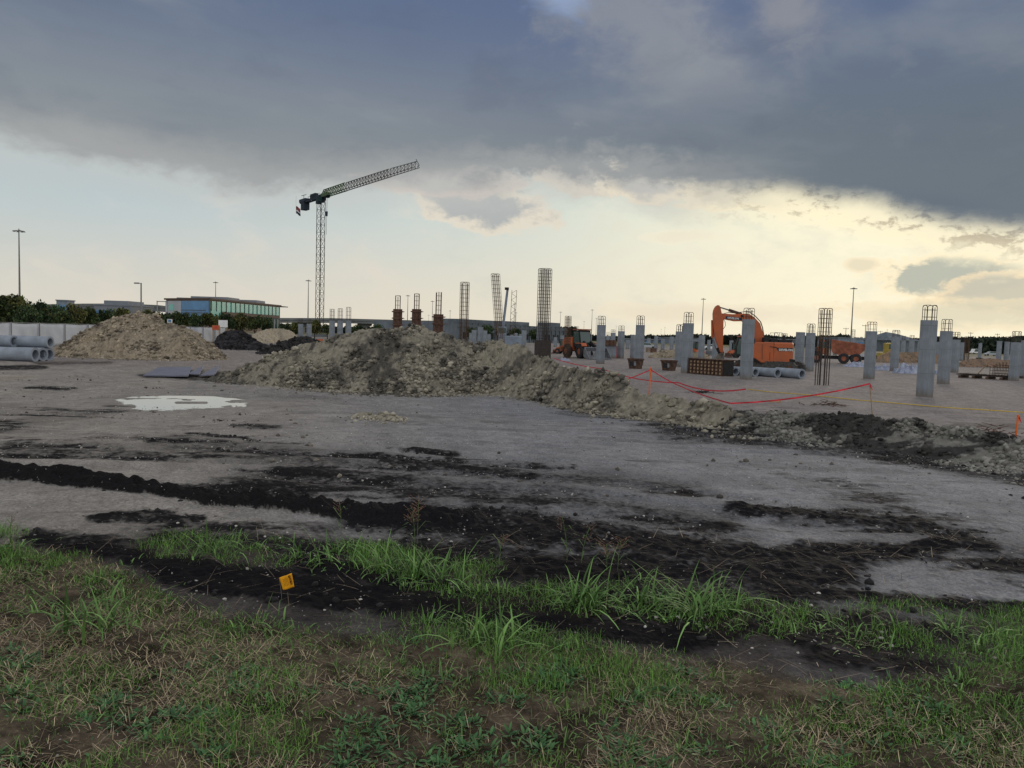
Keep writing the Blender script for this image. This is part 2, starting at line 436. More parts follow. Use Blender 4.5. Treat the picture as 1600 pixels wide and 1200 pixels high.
# ------------------------------------------------------------------ soil patches (real dark topsoil on pale caliche), drawn as strokes over the ground
def stroke(PX, PY, pts, w, soft=.5):
    """1 inside a stroke of half width w px, PX,PY arrays"""
    best = np.full(PX.shape, 1e9)
    n = len(pts)
    for (ax, ay), (bx, by) in zip(pts[:-1], pts[1:]):
        ex, ey = bx-ax, by-ay; l2 = ex*ex+ey*ey+1e-9
        t = np.clip(((PX-ax)*ex+(PY-ay)*ey)/l2, 0, 1)
        # vertical distance counts more because the ground is foreshortened
        d = np.hypot((PX-ax-t*ex)*.35, (PY-ay-t*ey)); best = np.minimum(best, d)
    return smooth(w*(1+soft), w*(1-soft), best)
def soil_masks(X, Y, Z=None):
    Z = zbase(X, Y) if Z is None else Z
    PX, PY = project(X, Y, Z)
    nz = fbm(X*.8, Y*.45, 5, 3, g=.6); nf = fbm(X*5, Y*3.2, 5, 9, g=.75); nh = fbm(X*19, Y*15, 3, 10, g=.7)
    ns = fbm(X*.45+3, Y*2.0, 5, 21, g=.65)        # streaks along the haul direction
    s = np.clip((PY-520)/380, .1, 1.6)
    QX = PX+nz*110*s; QY = PY+nz*18*s+nf*9*s+nh*2.5*s
    S = lambda p, w, so=.5: stroke(QX, QY, p, w, so)
    blk = np.maximum.reduce([
        S([(-200, 722), (0, 733), (90, 745), (190, 760), (330, 783), (450, 790), (560, 798)], 11, .5),
        S([(540, 802), (640, 808), (730, 825), (850, 835), (1000, 850), (1130, 862), (1280, 885)], 20, .9),
        S([(620, 800), (820, 812), (1000, 842), (1150, 872)], 20, 1)*.9,
        S([(760, 880), (1000, 885), (1150, 897), (1320, 905)], 24, 1)*1.0,
        S([(110, 850), (220, 872), (300, 892)], 16, .8)*.85,
        S([(290, 895), (420, 915), (560, 935), (700, 950), (810, 962)], 24, .6),
        S([(480, 880), (600, 905), (760, 935), (880, 975), (1000, 990), (1120, 1000)], 20, .9)*.8,
        S([(1100, 980), (1260, 985), (1330, 1030), (1440, 1040)], 18, .8)*.75,
        S([(1140, 790), (1240, 800), (1300, 802)], 9, .8)*.9,
        S([(1240, 800), (1400, 815), (1480, 840), (1500, 850)], 14, .9)*.8,
        S([(1300, 870), (1400, 865), (1440, 850)], 17, .8)*.9, S([(1340, 890), (1340, 860)], 18, .8)*.85,
        S([(1400, 862), (1500, 875), (1600, 872)], 9, .9)*.6,
        S([(1240, 925), (1440, 938), (1540, 948), (1640, 950)], 13, .8)*.85,
        S([(1340, 965), (1500, 985)], 18, .9)*.6,
        S([(200, 820), (300, 812)], 7, .8)*.7, S([(150, 845), (260, 850)], 9, .8)*.6,
        S([(310, 680), (380, 684)], 3, .8)*.8, S([(370, 665), (440, 668)], 4, .9)*.6, S([(240, 690), (290, 694)], 2.2, .9)*.7,
        S([(50, 607), (110, 609)], 3, .8)*.75, S([(60, 568), (130, 567), (170, 566)], 3, .9)*.5, S([(-80, 575), (60, 573)], 4, .9)*.7,
        S([(660, 705), (730, 712)], 5, .9)*.8, S([(600, 722), (700, 730), (830, 742)], 6, .9)*.75, S([(740, 735), (800, 740)], 4, .9)*.7,
        S([(340, 705), (410, 706)], 3, .9)*.7,
        S([(1170, 675), (1280, 690), (1380, 705)], 8, .9)*.7, S([(1060, 660), (1120, 668)], 3, .9)*.6,
        S([(1450, 730), (1600, 755)], 7, .9)*.6,
        S([(1490, 665), (1600, 668)], 6, .9)*.45, S([(870, 645), (1000, 655)], 3, .9)*.4,
        S([(225, 587), (320, 590)], 4, .9)*.6, S([(400, 618), (520, 620)], 3, .9)*.35])
    med = np.maximum.reduce([
        S([(300, 700), (480, 715), (650, 730), (850, 740), (1050, 760)], 22, 1)*.50,
        S([(380, 760), (520, 745), (700, 765), (900, 780), (1060, 815)], 28, 1)*.58,
        S([(1000, 800), (1100, 810), (1180, 850)], 26, .9)*.5,
        S([(0, 660), (80, 650), (160, 640)], 12, 1)*.40, S([(40, 705), (150, 700), (260, 720)], 14, 1)*.45,
        S([(1050, 670), (1250, 695), (1450, 720), (1650, 760)], 13, .9)*.66,
        S([(1330, 800), (1500, 860), (1640, 880)], 34, .9)*.45,
        S([(280, 840), (420, 850), (620, 850)], 26, 1)*.62, S([(620, 845), (760, 865)], 30, 1)*.75,
        S([(860, 930), (1100, 960), (1400, 1000)], 34, 1)*.62,
        S([(1000, 740), (1150, 750)], 9, .9)*.35,
        S([(900, 640), (1100, 665)], 9, .9)*.35, S([(1200, 740), (1400, 770)], 8, .9)*.25])
    med = med+smooth(.0, .42, ns+.4*nf)*(PY > 560)*(PY < 990)*.34*smooth(560, 640, PY)
    return PX, PY, QX, QY, np.clip(np.maximum(blk, med), 0, 1), blk
def grass_masks(PX, PY, QX, QY):
    """density of turf (short), green share, tall grass"""
    lower = np.interp(QX, [-400, 0, 120, 200, 260, 330, 480, 640, 760, 900, 1000, 1150, 1280, 1400, 1500, 1700],
                      [835, 852, 868, 905, 940, 955, 975, 1000, 1002, 1005, 1018, 1030, 1060, 1075, 1040, 1010])
    turf = smooth(-18, 14, PY-lower)
    rag = smooth(-.32, .12, fbm(PX*.012, PY*.03, 4, 404, g=.65))
    isl = np.maximum.reduce([
        stroke(QX, QY, [(300, 855), (420, 870), (560, 868), (640, 885), (715, 895)], 24, .45),
        stroke(QX, QY, [(740, 925), (830, 935), (960, 935), (1050, 945), (1150, 960), (1250, 975)], 26, .45),
        stroke(QX, QY, [(1450, 975), (1520, 1000), (1600, 985), (1700, 980)], 36, .5),
        stroke(QX, QY, [(-100, 832), (0, 835), (60, 838)], 9, .6)*.8,
        stroke(QX, QY, [(640, 985), (760, 985), (880, 1000)], 16, .5)])*rag
    return turf, isl

# ------------------------------------------------------------------ ground sheet
def build_ground():
    azd = np.concatenate([np.linspace(-180, -46, 46)[:-1], np.linspace(-46, -38, 20)[:-1], np.linspace(-38, 38, 860)[:-1], np.linspace(38, 46, 20)[:-1], np.linspace(46, 180, 46)])
    rr = np.concatenate([[.4, 1.0, 1.6], np.geomspace(2.0, 34, 1050), np.geomspace(34.4, 140, 160), np.geomspace(143, 5200, 60)])
    A, RR = np.meshgrid(np.radians(azd), rr)
    X = np.sin(A)*RR; Y = np.cos(A)*RR
    z = np.where(Y > .3, zbase(X, np.maximum(Y, .3)), 0.0)
    PX, PY, QX, QY, dark, blk = soil_masks(X, Y, z)
    inf = (Y > 1) & (RR < 120)
    dark = np.where(inf, dark, .15); blk = np.where(inf, blk, 0)
    turf, isl = grass_masks(PX, PY, QX, QY)
    turf = np.where(Y > 1, turf, 1.0); isl = np.where(inf, isl, 0)
    nearw = smooth(70, 20, RR)
    z += nearw*(.045*fbm(X*.35, Y*.35, 4, 1)+.016*fbm(X*2.2, Y*2.2, 4, 2, g=.6)+.007*fbm(X*9, Y*9, 3, 8))
    # ruts pressed by machines, running left to right
    u = Y+X*.22+fbm(X*.3, Y*.3, 3, 40)*.8
    z += nearw*smooth(5.5, 8, Y)*smooth(0, .5, fbm(X*.2, Y*.2, 2, 50)+.25)*.022*np.sin(u*7)
    # berm of dark loose soil
    clod = np.abs(fbm(X*4, Y*4, 3, 5, g=.55)); cl2 = fbm(X*11, Y*11, 2, 6, g=.6)
    z += smooth(.35, .95, blk)*smooth(16, 9, RR)*(.006+.026*clod+.012*cl2)+smooth(12, 7, RR)*smooth(5, 6.5, RR)*.010*cl2
    b1 = smooth(.25, .85, blk)*stroke(QX, QY, [(-200, 722), (0, 733), (90, 745), (190, 760), (330, 783), (450, 790), (560, 798), (700, 806)], 9, .7)*(Y > 1)*(RR < 30)
    z += b1*(.035+.10*clod+.015*cl2)
    # puddle hollow
    pc = gpt(285, 633); e = np.hypot((X-pc[0])/2.6, (Y-pc[1])/1.6)
    wx = PX+fbm(X*2.2, Y*2.2, 4, 301, g=.6)*22; wy = PY+fbm(X*2.0+5, Y*1.4, 4, 302, g=.6)*3.2+fbm(X*9, Y*6, 2, 303)*1.6
    wet = np.maximum(stroke(wx, wy, [(225, 631), (300, 632.5), (342, 631)], 6.2, .4), stroke(wx, wy, [(192, 627), (235, 630), (345, 632), (384, 634)], 2.6, .7))-stroke(PX, PY, [(276, 630), (322, 630.5)], 1.1, .5)*1.1
    lvl = smooth(1.5, 1.0, e)*(Y > 1)
    z = z*(1-lvl)+lvl*(pc[2]-.030*(wet-.45))
    z += np.where(Y > 1, turf, 1)*smooth(15, 8, RR)*.03*fbm(X*3, Y*3, 3, 31)
    # colours of the soils
    def mixa(a, b, t): return a*(1-t[..., None])+np.array(b)*t[..., None]
    n1 = fbm(X*.5, Y*.3, 5, 61)*.5+.5; n2 = fbm(X*6, Y*6, 4, 62, g=.7)*.5+.5; n3 = fbm(X*26, Y*26, 2, 63)*.5+.5
    warm = smooth(900, 250, PX+n1*300-150)
    col = np.zeros(X.shape+(3,))+np.array([.215, .218, .232])
    col = mixa(col, [.262, .243, .220], warm*.85)
    col = mixa(col, [.33, .28, .21], smooth(.55, .8, n1)*.35*smooth(10, 20, RR))
    site = smooth(0, 4, Y-np.interp(np.clip(pxang(X, Y), -400, 2400), _rp, _rd))*(Y > 5)
    col = mixa(col, [.225, .20, .19], site*.7)
    col = mixa(col, [.11, .11, .05], smooth(170, 420, RR))
    n5 = fbm(X*1.4+9, Y*1.1, 5, 66, g=.7)*.5+.5
    col *= (.68+.60*n2)[..., None]*(.82+.36*n3)[..., None]*(.72+.56*n5)[..., None]
    d = np.clip(dark*1.0, 0, 1)
    n4 = fbm(X*2.2, Y*1.6, 4, 64, g=.65)*.5+.5
    d = smooth(.16, .80, d*(.34+.95*n2+.46*n4)+d*(n3-.5)*.7)
    nb_ = smooth(-22, 22, QY-np.interp(QX, [-400, 0, 300, 700, 1100, 1300, 1600, 2400], [842, 850, 842, 845, 905, 948, 962, 975]))*(RR < 12)
    col = mixa(col, [.044, .039, .038], np.clip(nb_*(.5+.9*n4), 0, .95))
    col = mixa(col, [.0065, .006, .0075], np.maximum(d*.98, smooth(.01, .10, b1)*.97))
    thatch = np.clip(turf, 0, 1)
    tcol = np.array([.135, .108, .078])*(.05+1.15*n2**1.6*1.5)[..., None]*(.8+.4*fbm(X*1.3, Y*1.3, 3, 71))[..., None]
    t = np.clip(np.maximum(thatch, isl*.35)*(1-.55*d), 0, 1)*(RR < 60)
    col = col*(1-t[..., None])+tcol*t[..., None]
    col = np.clip(col, .004, .8)
    nr, na = X.shape
    idx = np.arange(nr*na).reshape(nr, na)
    q = np.stack([idx[:-1, :-1], idx[:-1, 1:], idx[1:, 1:], idx[1:, :-1]], -1).reshape(-1, 4)[:, ::-1]
    V = np.stack([X, Y, z], -1).reshape(-1, 3)
    m = mat('ground', (1, 1, 1), .95, var=0, attr='tint', bump=.5, bscale=26, spec=.06)
    nt = m.node_tree; N = nt.nodes; L = nt.links
    # fine grit and pale chips in the soil
    tc_ = [n for n in N if n.type == 'TEX_COORD'][0]; mx = [n for n in N if n.type == 'MIX'][0]; bs = N['Principled BSDF']
    g = N.new('ShaderNodeTexNoise'); g.inputs['Scale'].default_value = 38; g.inputs['Detail'].default_value = 4; g.inputs['Roughness'].default_value = .8
    L.new(tc_.outputs['Object'], g.inputs['Vector'])
    mr = N.new('ShaderNodeMapRange'); mr.inputs[1].default_value = .3; mr.inputs[2].default_value = .7; mr.inputs[3].default_value = .55; mr.inputs[4].default_value = 1.5
    L.new(g.outputs['Fac'], mr.inputs[0])
    mm = N.new('ShaderNodeVectorMath'); mm.operation = 'SCALE'; L.new(mx.outputs[2], mm.inputs[0]); L.new(mr.outputs[0], mm.inputs['Scale'])
    vo = N.new('ShaderNodeTexVoronoi'); vo.inputs['Scale'].default_value = 17; L.new(tc_.outputs['Object'], vo.inputs['Vector'])
    wn = N.new('ShaderNodeMath'); wn.operation = 'LESS_THAN'; wn.inputs[1].default_value = .10; L.new(vo.outputs['Distance'], wn.inputs[0])
    sx = N.new('ShaderNodeSeparateColor'); L.new(vo.outputs['Color'], sx.inputs[0])
    gt = N.new('ShaderNodeMath'); gt.operation = 'GREATER_THAN'; gt.inputs[1].default_value = .45; L.new(sx.outputs[0], gt.inputs[0])
    mu = N.new('ShaderNodeMath'); mu.operation = 'MULTIPLY'; L.new(wn.outputs[0], mu.inputs[0]); L.new(gt.outputs[0], mu.inputs[1])
    mu2 = N.new('ShaderNodeMath'); mu2.operation = 'MULTIPLY'; mu2.inputs[1].default_value = .75; L.new(mu.outputs[0], mu2.inputs[0])
    mi = N.new('ShaderNodeMix'); mi.data_type = 'RGBA'; L.new(mu2.outputs[0], mi.inputs[0]); L.new(mm.outputs[0], mi.inputs[6]); mi.inputs[7].default_value = (.34, .33, .31, 1)
    L.new(mi.outputs[2], bs.inputs['Base Color'])
    o = fastmesh('ground', V, 4, q, m, col.reshape(-1, 3), smooth=True)
    tag(o, kind='structure')
    return o
build_ground()

# puddle of rain water: flat sheet in its hollow
def build_puddle():
    outline = [(168, 627), (205, 620), (262, 618), (330, 619), (385, 625), (410, 632), (395, 640), (350, 645), (290, 647), (225, 643), (185, 635)]
    island = [(272, 629.5), (300, 628), (318, 629.5), (330, 631), (300, 632.5), (282, 631.5)]
    z = gpt(285, 633)[2]-.0015
    mb = MB()
    def P(px, py):
        d = ray(px, py); t = (z-CAM[2])/d[2]; p = CAM+d*t; return p
    def dense(pts, amp):
        out = []
        for i in range(len(pts)):
            a = P(*pts[i]); b = P(*pts[(i+1) % len(pts)])
            for k in range(9):
                q = a+(b-a)*k/9; w_ = fbm(q[0]*3.5, q[1]*3.5, 4, 77, g=.7)*amp*3.2; q = q+np.array([w_, w_*1.6, 0]); out.append(q)
        return out
    o = dense(outline, .03); i_ = dense(island, .02)
    # join outline and island with a strip fan: connect nearest by angle
    c = sum(i_)/len(i_)
    ang = lambda p: math.atan2((p[1]-c[1])*2, p[0]-c[0])
    A = sorted(o, key=ang); Bk = sorted(i_, key=ang); n = 180
    def samp(L_, th):
        an = [ang(p) for p in L_]
        j = np.searchsorted(an, th) % len(L_); i = j-1
        a0, a1 = an[i], an[j]
        if a1 < a0: a1 += 2*math.pi
        t0 = th if th >= a0 else th+2*math.pi
        w = (t0-a0)/max(a1-a0, 1e-6); return L_[i]*(1-min(max(w, 0), 1))+L_[j]*min(max(w, 0), 1)
    ths = np.linspace(-math.pi, math.pi, n, endpoint=False)
    v = [samp(A, t) for t in ths]+[c for t in ths]
    mb.add(v, [(k, (k+1) % n, n+(k+1) % n, n+k) for k in range(n)])
    m = bpy.data.materials.new('puddle_water'); m.use_nodes = True; b = m.node_tree.nodes['Principled BSDF']
    b.inputs['Base Color'].default_value = (.26, .25, .22, 1); b.inputs['Roughness'].default_value = .03; b.inputs['IOR'].default_value = 2.0; b.inputs['Specular IOR Level'].default_value = 1
    ob = mb.build('puddle_water', m)
    tag(ob, 'shallow bright puddle on the dirt yard left of the big mound', 'puddle', kind='structure')
build_puddle()

# ------------------------------------------------------------------ heaps of spoil
def lumps(P, S, seed, detail=1):
    """irregular clods: unit icosphere copies, one mesh"""
    import bmesh
    bm = bmesh.new(); bmesh.ops.create_icosphere(bm, subdivisions=detail, radius=1)
    bv = np.array([v.co[:] for v in bm.verts]); bf = np.array([[v.index for v in f.verts] for f in bm.faces]); bm.free()
    g = np.random.default_rng(seed); n = len(P)
    V = np.repeat(bv[None], n, 0)
    off = g.uniform(0, 100, (n, 1))
    k = 1+.38*vn(V[..., 0]*1.7+off, V[..., 1]*1.7+off*.7, V[..., 2]*1.7+off*.3, 5)
    k += .18*vn(V[..., 0]*4+off, V[..., 1]*4, V[..., 2]*4+off, 6)
    V = V*k[..., None]*g.uniform(.6, 1.25, (n, 1, 3))
    a = g.uniform(0, 6.28, n); ca, sa = np.cos(a)[:, None], np.sin(a)[:, None]
    V = np.stack([V[..., 0]*ca-V[..., 1]*sa, V[..., 0]*sa+V[..., 1]*ca, V[..., 2]*.8], -1)
    V = V*np.asarray(S)[:, None, None]+np.asarray(P)[:, None, :]
    F = (bf[None]+(np.arange(n)*len(bv))[:, None, None]).reshape(-1, 3)
    return V.reshape(-1, 3), F, len(bv)
def mound(name, crest, basel, label, cols, slope=.62, back=1.0, nu=420, nt_=90, amp=.16, clods=2500, csize=(.03, .16), seed=1, depth=None, group=None, cat='dirt mound', freq=1.0, dark=.25):
    px0, px1 = crest[0][0], crest[-1][0]
    cx = [c[0] for c in crest]; cy = [c[1] for c in crest]; bx = [b[0] for b in basel]; by = [b[1] for b in basel]
    ctl = np.linspace(px0, px1, 60)
    fr, cr, zc_, zf = [], [], [], []
    for p in ctl:
        yb = np.interp(p, bx, by); yc = np.interp(p, cx, cy)
        if depth: 
            Yf = np.interp(p, [d[0] for d in depth], [d[1] for d in depth]); q = at(p, yb, Yf); q[2] = zg(q[0], q[1])
        else: q = gpt(p, yb)
        Yf = q[1]; Yc = Yf+.4
        for _ in range(12):
            top = at(p, yc, Yc); h = max(top[2]-zg(top[0], top[1]), .02); Yc = Yf+max(h/slope, .25)
        fr.append(Yf); cr.append(Yc); zc_.append(at(p, yc, Yc)[2]); zf.append(q[2])
    us = np.linspace(px0, px1, nu)
    k = np.hanning(7); k /= k.sum()
    sm1 = lambda a: np.convolve(np.pad(a, 3, mode='edge'), k, 'valid')
    Fy = np.interp(us, ctl, sm1(np.array(fr))); Cy = np.interp(us, ctl, sm1(np.array(cr))); Zc = np.interp(us, ctl, zc_)
    t = np.linspace(-.12, 2.15, nt_)
    U, T = np.meshgrid(us, t)
    bw = Cy-Fy
    Yv = np.where(T <= 1, Fy+bw*T, Cy+bw*back*(T-1))
    # direction of the sight line at that column (X/Y constant)
    dirx = np.array([at(p, 560, 1.0)[0] for p in us])
    Xv = dirx*Yv
    g0 = zbase(Xv, Yv)
    tt = np.where(T <= 1, T, 2-T); prof = np.clip(tt, 0, 1); prof = prof**.86*(1-.10*np.sin(prof*math.pi))
    endf = smooth(0, .03, (U-px0)/(px1-px0))*smooth(0, .03, (px1-U)/(px1-px0))
    H = np.maximum(Zc-g0, .02)*prof*endf
    z = g0+H
    hs = np.clip(H/.5, 0.03, 1)
    f = freq
    lump = fbm(Xv*1.1*f, Yv*1.1*f, 5, seed+20, g=.6); bil = 1-np.abs(fbm(Xv*2.8*f, Yv*2.8*f, 4, seed+30, g=.6))*2
    ru = .35+.9*smooth(-.25, .25, fbm(Xv*.5, Yv*.5, 3, seed+71))
    z += hs*amp*(lump*1.3+bil*.30*ru-.15)*np.where(prof > .9, .75, 1)+ru*hs*amp*.50*fbm(Xv*5*f, Yv*5*f, 5, seed+33, g=.8)
    Xv = Xv+hs*amp*.5*fbm(Xv*2*f, Yv*2*f, 3, seed+40); 
    z = np.where((tt < 0), g0-.06, z)
    z -= (prof < .03)*.03
    V = np.stack([Xv, Yv, z], -1).reshape(-1, 3)
    idx = np.arange(U.size).reshape(U.shape)
    q = np.stack([idx[:-1, :-1], idx[:-1, 1:], idx[1:, 1:], idx[1:, :-1]], -1).reshape(-1, 4)
    tri = np.concatenate([q[:, [0, 1, 2]], q[:, [0, 2, 3]]])
    def colour(X, Y, n):
        a = fbm(X*.9, Y*.9, 4, seed+50)*.5+.5; b = fbm(X*4, Y*4, 4, seed+51, g=.7)*.5+.5; c = fbm(X*11, Y*11, 2, seed+52)*.5+.5
        co = np.array(cols[0])*(1-a[:, None])+np.array(cols[1])*a[:, None]
        dk = smooth(1-dark-.28, 1-dark, a*.5+b*.6)
        if dark > .4: dk = np.maximum(dk*.6, smooth(.44, .56, fbm(X*.8+7, Y*.9, 4, seed+57, g=.65)*.5+.5+(b-.5)*.25))
        co = co*(1-dk[:, None]*.9)+np.array(cols[2])*dk[:, None]*.9
        return co*(.30+.95*b+.55*c)[:, None]
    col = colour(V[:, 0], V[:, 1], 0)
    # loose clods lying on it
    g = np.random.default_rng(seed)
    area = (bw[None, :]+.3)*np.ones_like(U)*endf; pw = (area*(T > -.02)*(T < 1.25)*(1+2.2*(T < .25))*(.06+smooth(-.15, .3, fbm(Xv*.9, Yv*.9, 4, seed+70, g=.6)))).ravel(); pw /= pw.sum()
    ch = g.choice(U.size, clods, p=pw)
    P = V[ch]+g.normal(0, .05, (clods, 3))*np.array([1, 1, .15])
    S = csize[0]+(csize[1]-csize[0])*g.random(clods)**8
    # some tumbled to the foot
    nf = clods//5; us_i = g.integers(0, nu, nf); off = g.exponential(.35, nf)
    Yf = Fy[us_i]-off; Xf = dirx[us_i]*Yf; P2 = np.stack([Xf, Yf, zbase(Xf, Yf)+.01], -1); S2 = csize[0]+(csize[1]*.6-csize[0])*g.random(nf)**3
    P = np.concatenate([P, P2]); S = np.concatenate([S, S2])
    LV, LF, nb = lumps(P, S, seed)
    lc = np.repeat(colour(P[:, 0], P[:, 1], 0)*g.uniform(.55, 1.6, (len(P), 1)), nb, 0)
    AV = np.concatenate([V, LV]); AF = np.concatenate([tri, LF+len(V)]); AC = np.concatenate([col, lc])
    mt = 'spoil' if 'spoil' in M else None
    if not mt: mat('spoil', (1, 1, 1), .95, var=.16, scale=9, attr='tint', bump=.7, bscale=14, spec=.1); mt = 'spoil'
    o = fastmesh(name, AV, 3, AF, mt, np.clip(AC, .004, .8))
    tag(o, label, cat, group)
    return o
TAN = [(.235, .218, .175), (.40, .37, .305), (.050, .047, .044)]
mound('dirt_mound', [(318, 588), (345, 581), (375, 575), (400, 562), (430, 549), (460, 541), (490, 532), (520, 525), (560, 517), (600, 513), (628, 507), (650, 506), (672, 512), (700, 522), (740, 535), (765, 534), (800, 536), (825, 546), (850, 560), (900, 578), (930, 584), (960, 590), (1010, 606), (1060, 618), (1110, 632), (1160, 643), (1185, 650)],
      [(318, 592), (345, 596), (400, 602), (480, 608), (560, 613), (640, 617), (760, 617), (830, 625), (900, 640), (1000, 653), (1080, 662), (1185, 680)],
      'large tan dirt mound in the middle whose tail runs down to the right', TAN, nu=1300, nt_=300, clods=24000, csize=(.008, .12), seed=3, amp=.26, dark=.30, group='spoil mounds on the site')
mound('rubble_ridge', [(1120, 650), (1150, 641), (1190, 642), (1225, 640), (1265, 646), (1300, 650), (1350, 650), (1400, 655), (1440, 655), (1475, 663), (1520, 672), (1570, 683), (1640, 695), (1720, 705)],
      [(1120, 668), (1150, 675), (1250, 690), (1350, 702), (1450, 716), (1600, 738), (1720, 750)],
      'low rubble ridge of pale and black clods along the right', [(.29, .285, .26), (.46, .45, .41), (.012, .012, .014)], nu=900, nt_=150, clods=20000, csize=(.005, .07), seed=8, amp=.15, freq=1.5, dark=.46, slope=.36, cat='rubble ridge')
mound('dirt_mound', [(72, 551), (90, 541), (110, 531), (135, 517), (160, 503), (180, 494), (215, 490), (240, 493), (262, 504), (285, 512), (305, 519), (325, 533), (345, 550), (358, 558)],
      [(72, 555), (120, 558), (200, 561), (280, 563), (358, 561)], 'brown dirt mound beside the stacked pipes on the left', [(.265, .22, .16), (.42, .365, .285), (.065, .055, .048)],
      nu=560, nt_=170, clods=9000, csize=(.012, .15), seed=14, amp=.30, dark=.22, group='spoil mounds on the site')
mound('dirt_mound', [(330, 540), (340, 526), (352, 518), (365, 515), (380, 519), (400, 530), (420, 540), (440, 547)], [(330, 545), (440, 549)],
      'black soil mound behind the brown mound', [(.035, .034, .04), (.06, .058, .06), (.012, .012, .014)], nu=160, nt_=70, clods=900, csize=(.05, .25), seed=21, amp=.2, group='spoil mounds on the site')
mound('dirt_mound', [(402, 550), (420, 542), (440, 533), (460, 527), (475, 525), (490, 529), (505, 535), (530, 550)], [(402, 553), (530, 553)],
      'low black soil mound touching the left flank of the big mound', [(.03, .03, .035), (.055, .055, .055), (.012, .012, .014)], nu=160, nt_=70, clods=900, csize=(.05, .25), seed=25, amp=.2, group='spoil mounds on the site')
mound('gravel_heap', [(380, 531), (392, 524), (405, 517), (425, 513), (440, 513), (455, 517), (465, 526), (470, 532)], [(380, 536), (470, 536)],
      'pale gravel heap rising behind the two black soil mounds', [(.36, .32, .25), (.42, .38, .31), (.2, .18, .15)], nu=120, nt_=60, clods=300, csize=(.05, .15), seed=28, amp=.12, dark=.1, cat='gravel heap')
mound('dirt_heap', [(548, 651), (556, 646), (570, 643), (585, 647), (592, 648), (604, 643), (620, 648), (640, 655)], [(548, 654), (600, 658), (640, 658)],
      'small pale heap of dug dirt lying alone in the yard', TAN, nu=150, nt_=40, clods=420, csize=(.012, .07), seed=33, amp=.06, freq=3, dark=.1, cat='dirt heap')
mound('earth_bank', [(1012, 556), (1030, 548), (1050, 546), (1075, 550), (1095, 549), (1110, 556)], [(1012, 559), (1110, 561)],
      'tan earth heap behind the waffle form and far columns', [(.30, .25, .18), (.36, .31, .24), (.12, .1, .08)], nu=120, nt_=50, clods=300, csize=(.05, .2), seed=41, amp=.12, cat='earth bank')
mound('earth_bank', [(1366, 562), (1380, 553), (1395, 549), (1420, 551), (1445, 549), (1470, 556), (1490, 562)], [(1366, 566), (1490, 568)],
      'reddish earth bank behind the blue and white plastic sheeting', [(.26, .17, .11), (.32, .23, .16), (.12, .1, .08)], nu=140, nt_=50, clods=300, csize=(.05, .2), seed=42, amp=.15, cat='earth bank')
mound('earth_bank', [(1492, 568), (1515, 561), (1545, 560), (1580, 563), (1610, 562), (1640, 570)], [(1492, 573), (1640, 576)],
      'low reddish earth bank near the right edge behind the reinforcement stack', [(.24, .15, .11), (.29, .21, .15), (.12, .1, .08)], nu=140, nt_=50, clods=300, csize=(.05, .2), seed=43, amp=.12, cat='earth bank')
# ------------------------------------------------------------------ rebar cages and concrete columns
def cage_bars(mb, a, z0, z1, nb=3, tie=.32, loops=True, r=.019, rt=.013, lean=(0, 0), mess=0):
    def P(x, y, z): k = (z-z0)/max(z1-z0, .1); return (x+lean[0]*k, y+lean[1]*k, z)
    h = a/2; ring = []
    for i in range(nb): ring += [(-h+a*i/nb, -h), (h, -h+a*i/nb), (h-a*i/nb, h), (-h, h-a*i/nb)]
    rl = min(a/nb*.5, .12)
    for x, y in ring:
        zt = z1-(0 if loops else random.uniform(0, .15)); mb.bar(P(x, y, z0), P(x, y, zt-rl*.9), r)
    if loops:
        for i in range(nb+1):
            o = -h+a*i/nb
            for c in ((lambda t: (t, o)), (lambda t: (o, t))):
                A, B = c(-h), c(h); dx_, dy_ = (B[0]-A[0]), (B[1]-A[1]); k = rl/a
                pts = [P(*A, z1-rl*.9), P(A[0]+dx_*k*.35, A[1]+dy_*k*.35, z1-rl*.3), P(A[0]+dx_*k, A[1]+dy_*k, z1), P(B[0]-dx_*k, B[1]-dy_*k, z1), P(B[0]-dx_*k*.35, B[1]-dy_*k*.35, z1-rl*.3), P(*B, z1-rl*.9)]
                if i in (0, nb): mb.path(pts, r)
    z = z0+tie*.5
    while z < z1-rl:
        q = h+.01
        c4 = [P(-q, -q, z), P(q, -q, z+mess*random.uniform(-1, 1)), P(q, q, z), P(-q, q, z)]
        mb.path(c4+[c4[0]], rt); z += tie
    return mb
COLG = 'concrete columns standing on the site'
SIDE = .61; ROT = R(38)
def column(px, yt, label, yb=None, w=None, yc=None, pxc=None, bars=2, side=SIDE, group=COLG, rust=False):
    Y = gpt(px, yb)[1] if yb else .85*1200/w
    top = at(px, yt, Y); z0 = zg(top[0], top[1])-.03; H = top[2]-z0
    o = empty('concrete_column', (top[0], top[1], z0), ROT+random.uniform(-.03, .03), label, 'column', group)
    h = side/2; c = .025; mb = MB()
    ringp = [(-h+c, -h), (h-c, -h), (h, -h+c), (h, h-c), (h-c, h), (-h+c, h), (-h, h-c), (-h, -h+c)]
    lv = [0, H*.33, H*.66, H]
    v = [(x, y, z) for z in lv for x, y in ringp]
    f = [tuple(range(7, -1, -1)), tuple(range(24, 32))]
    for k in (0, 8, 16):
        for i in range(8): j = (i+1) % 8; f.append((k+i, k+j, k+8+j, k+8+i))
    mb.add(v, f); mb.build('concrete_shaft', 'concrete', o)
    if yc:
        zt = at(px, yc, Y)[2]-z0
        cage_bars(MB(), side*.80, H-.02, zt, min(bars, 2), tie=.36 if Y < 90 else .5, r=.017 if Y < 60 else .022, rt=.012 if Y < 60 else .016).build('rebar_cage', 'rebar_dark', o)
    return o
column(1452, 500.4, 'nearest tall concrete column, the tallest of all, right of the orange excavator', yb=620, yc=477, bars=4)
column(1479, 517.3, 'concrete column just right of the tallest one, with its own loop cage', yb=600, yc=499, bars=4)
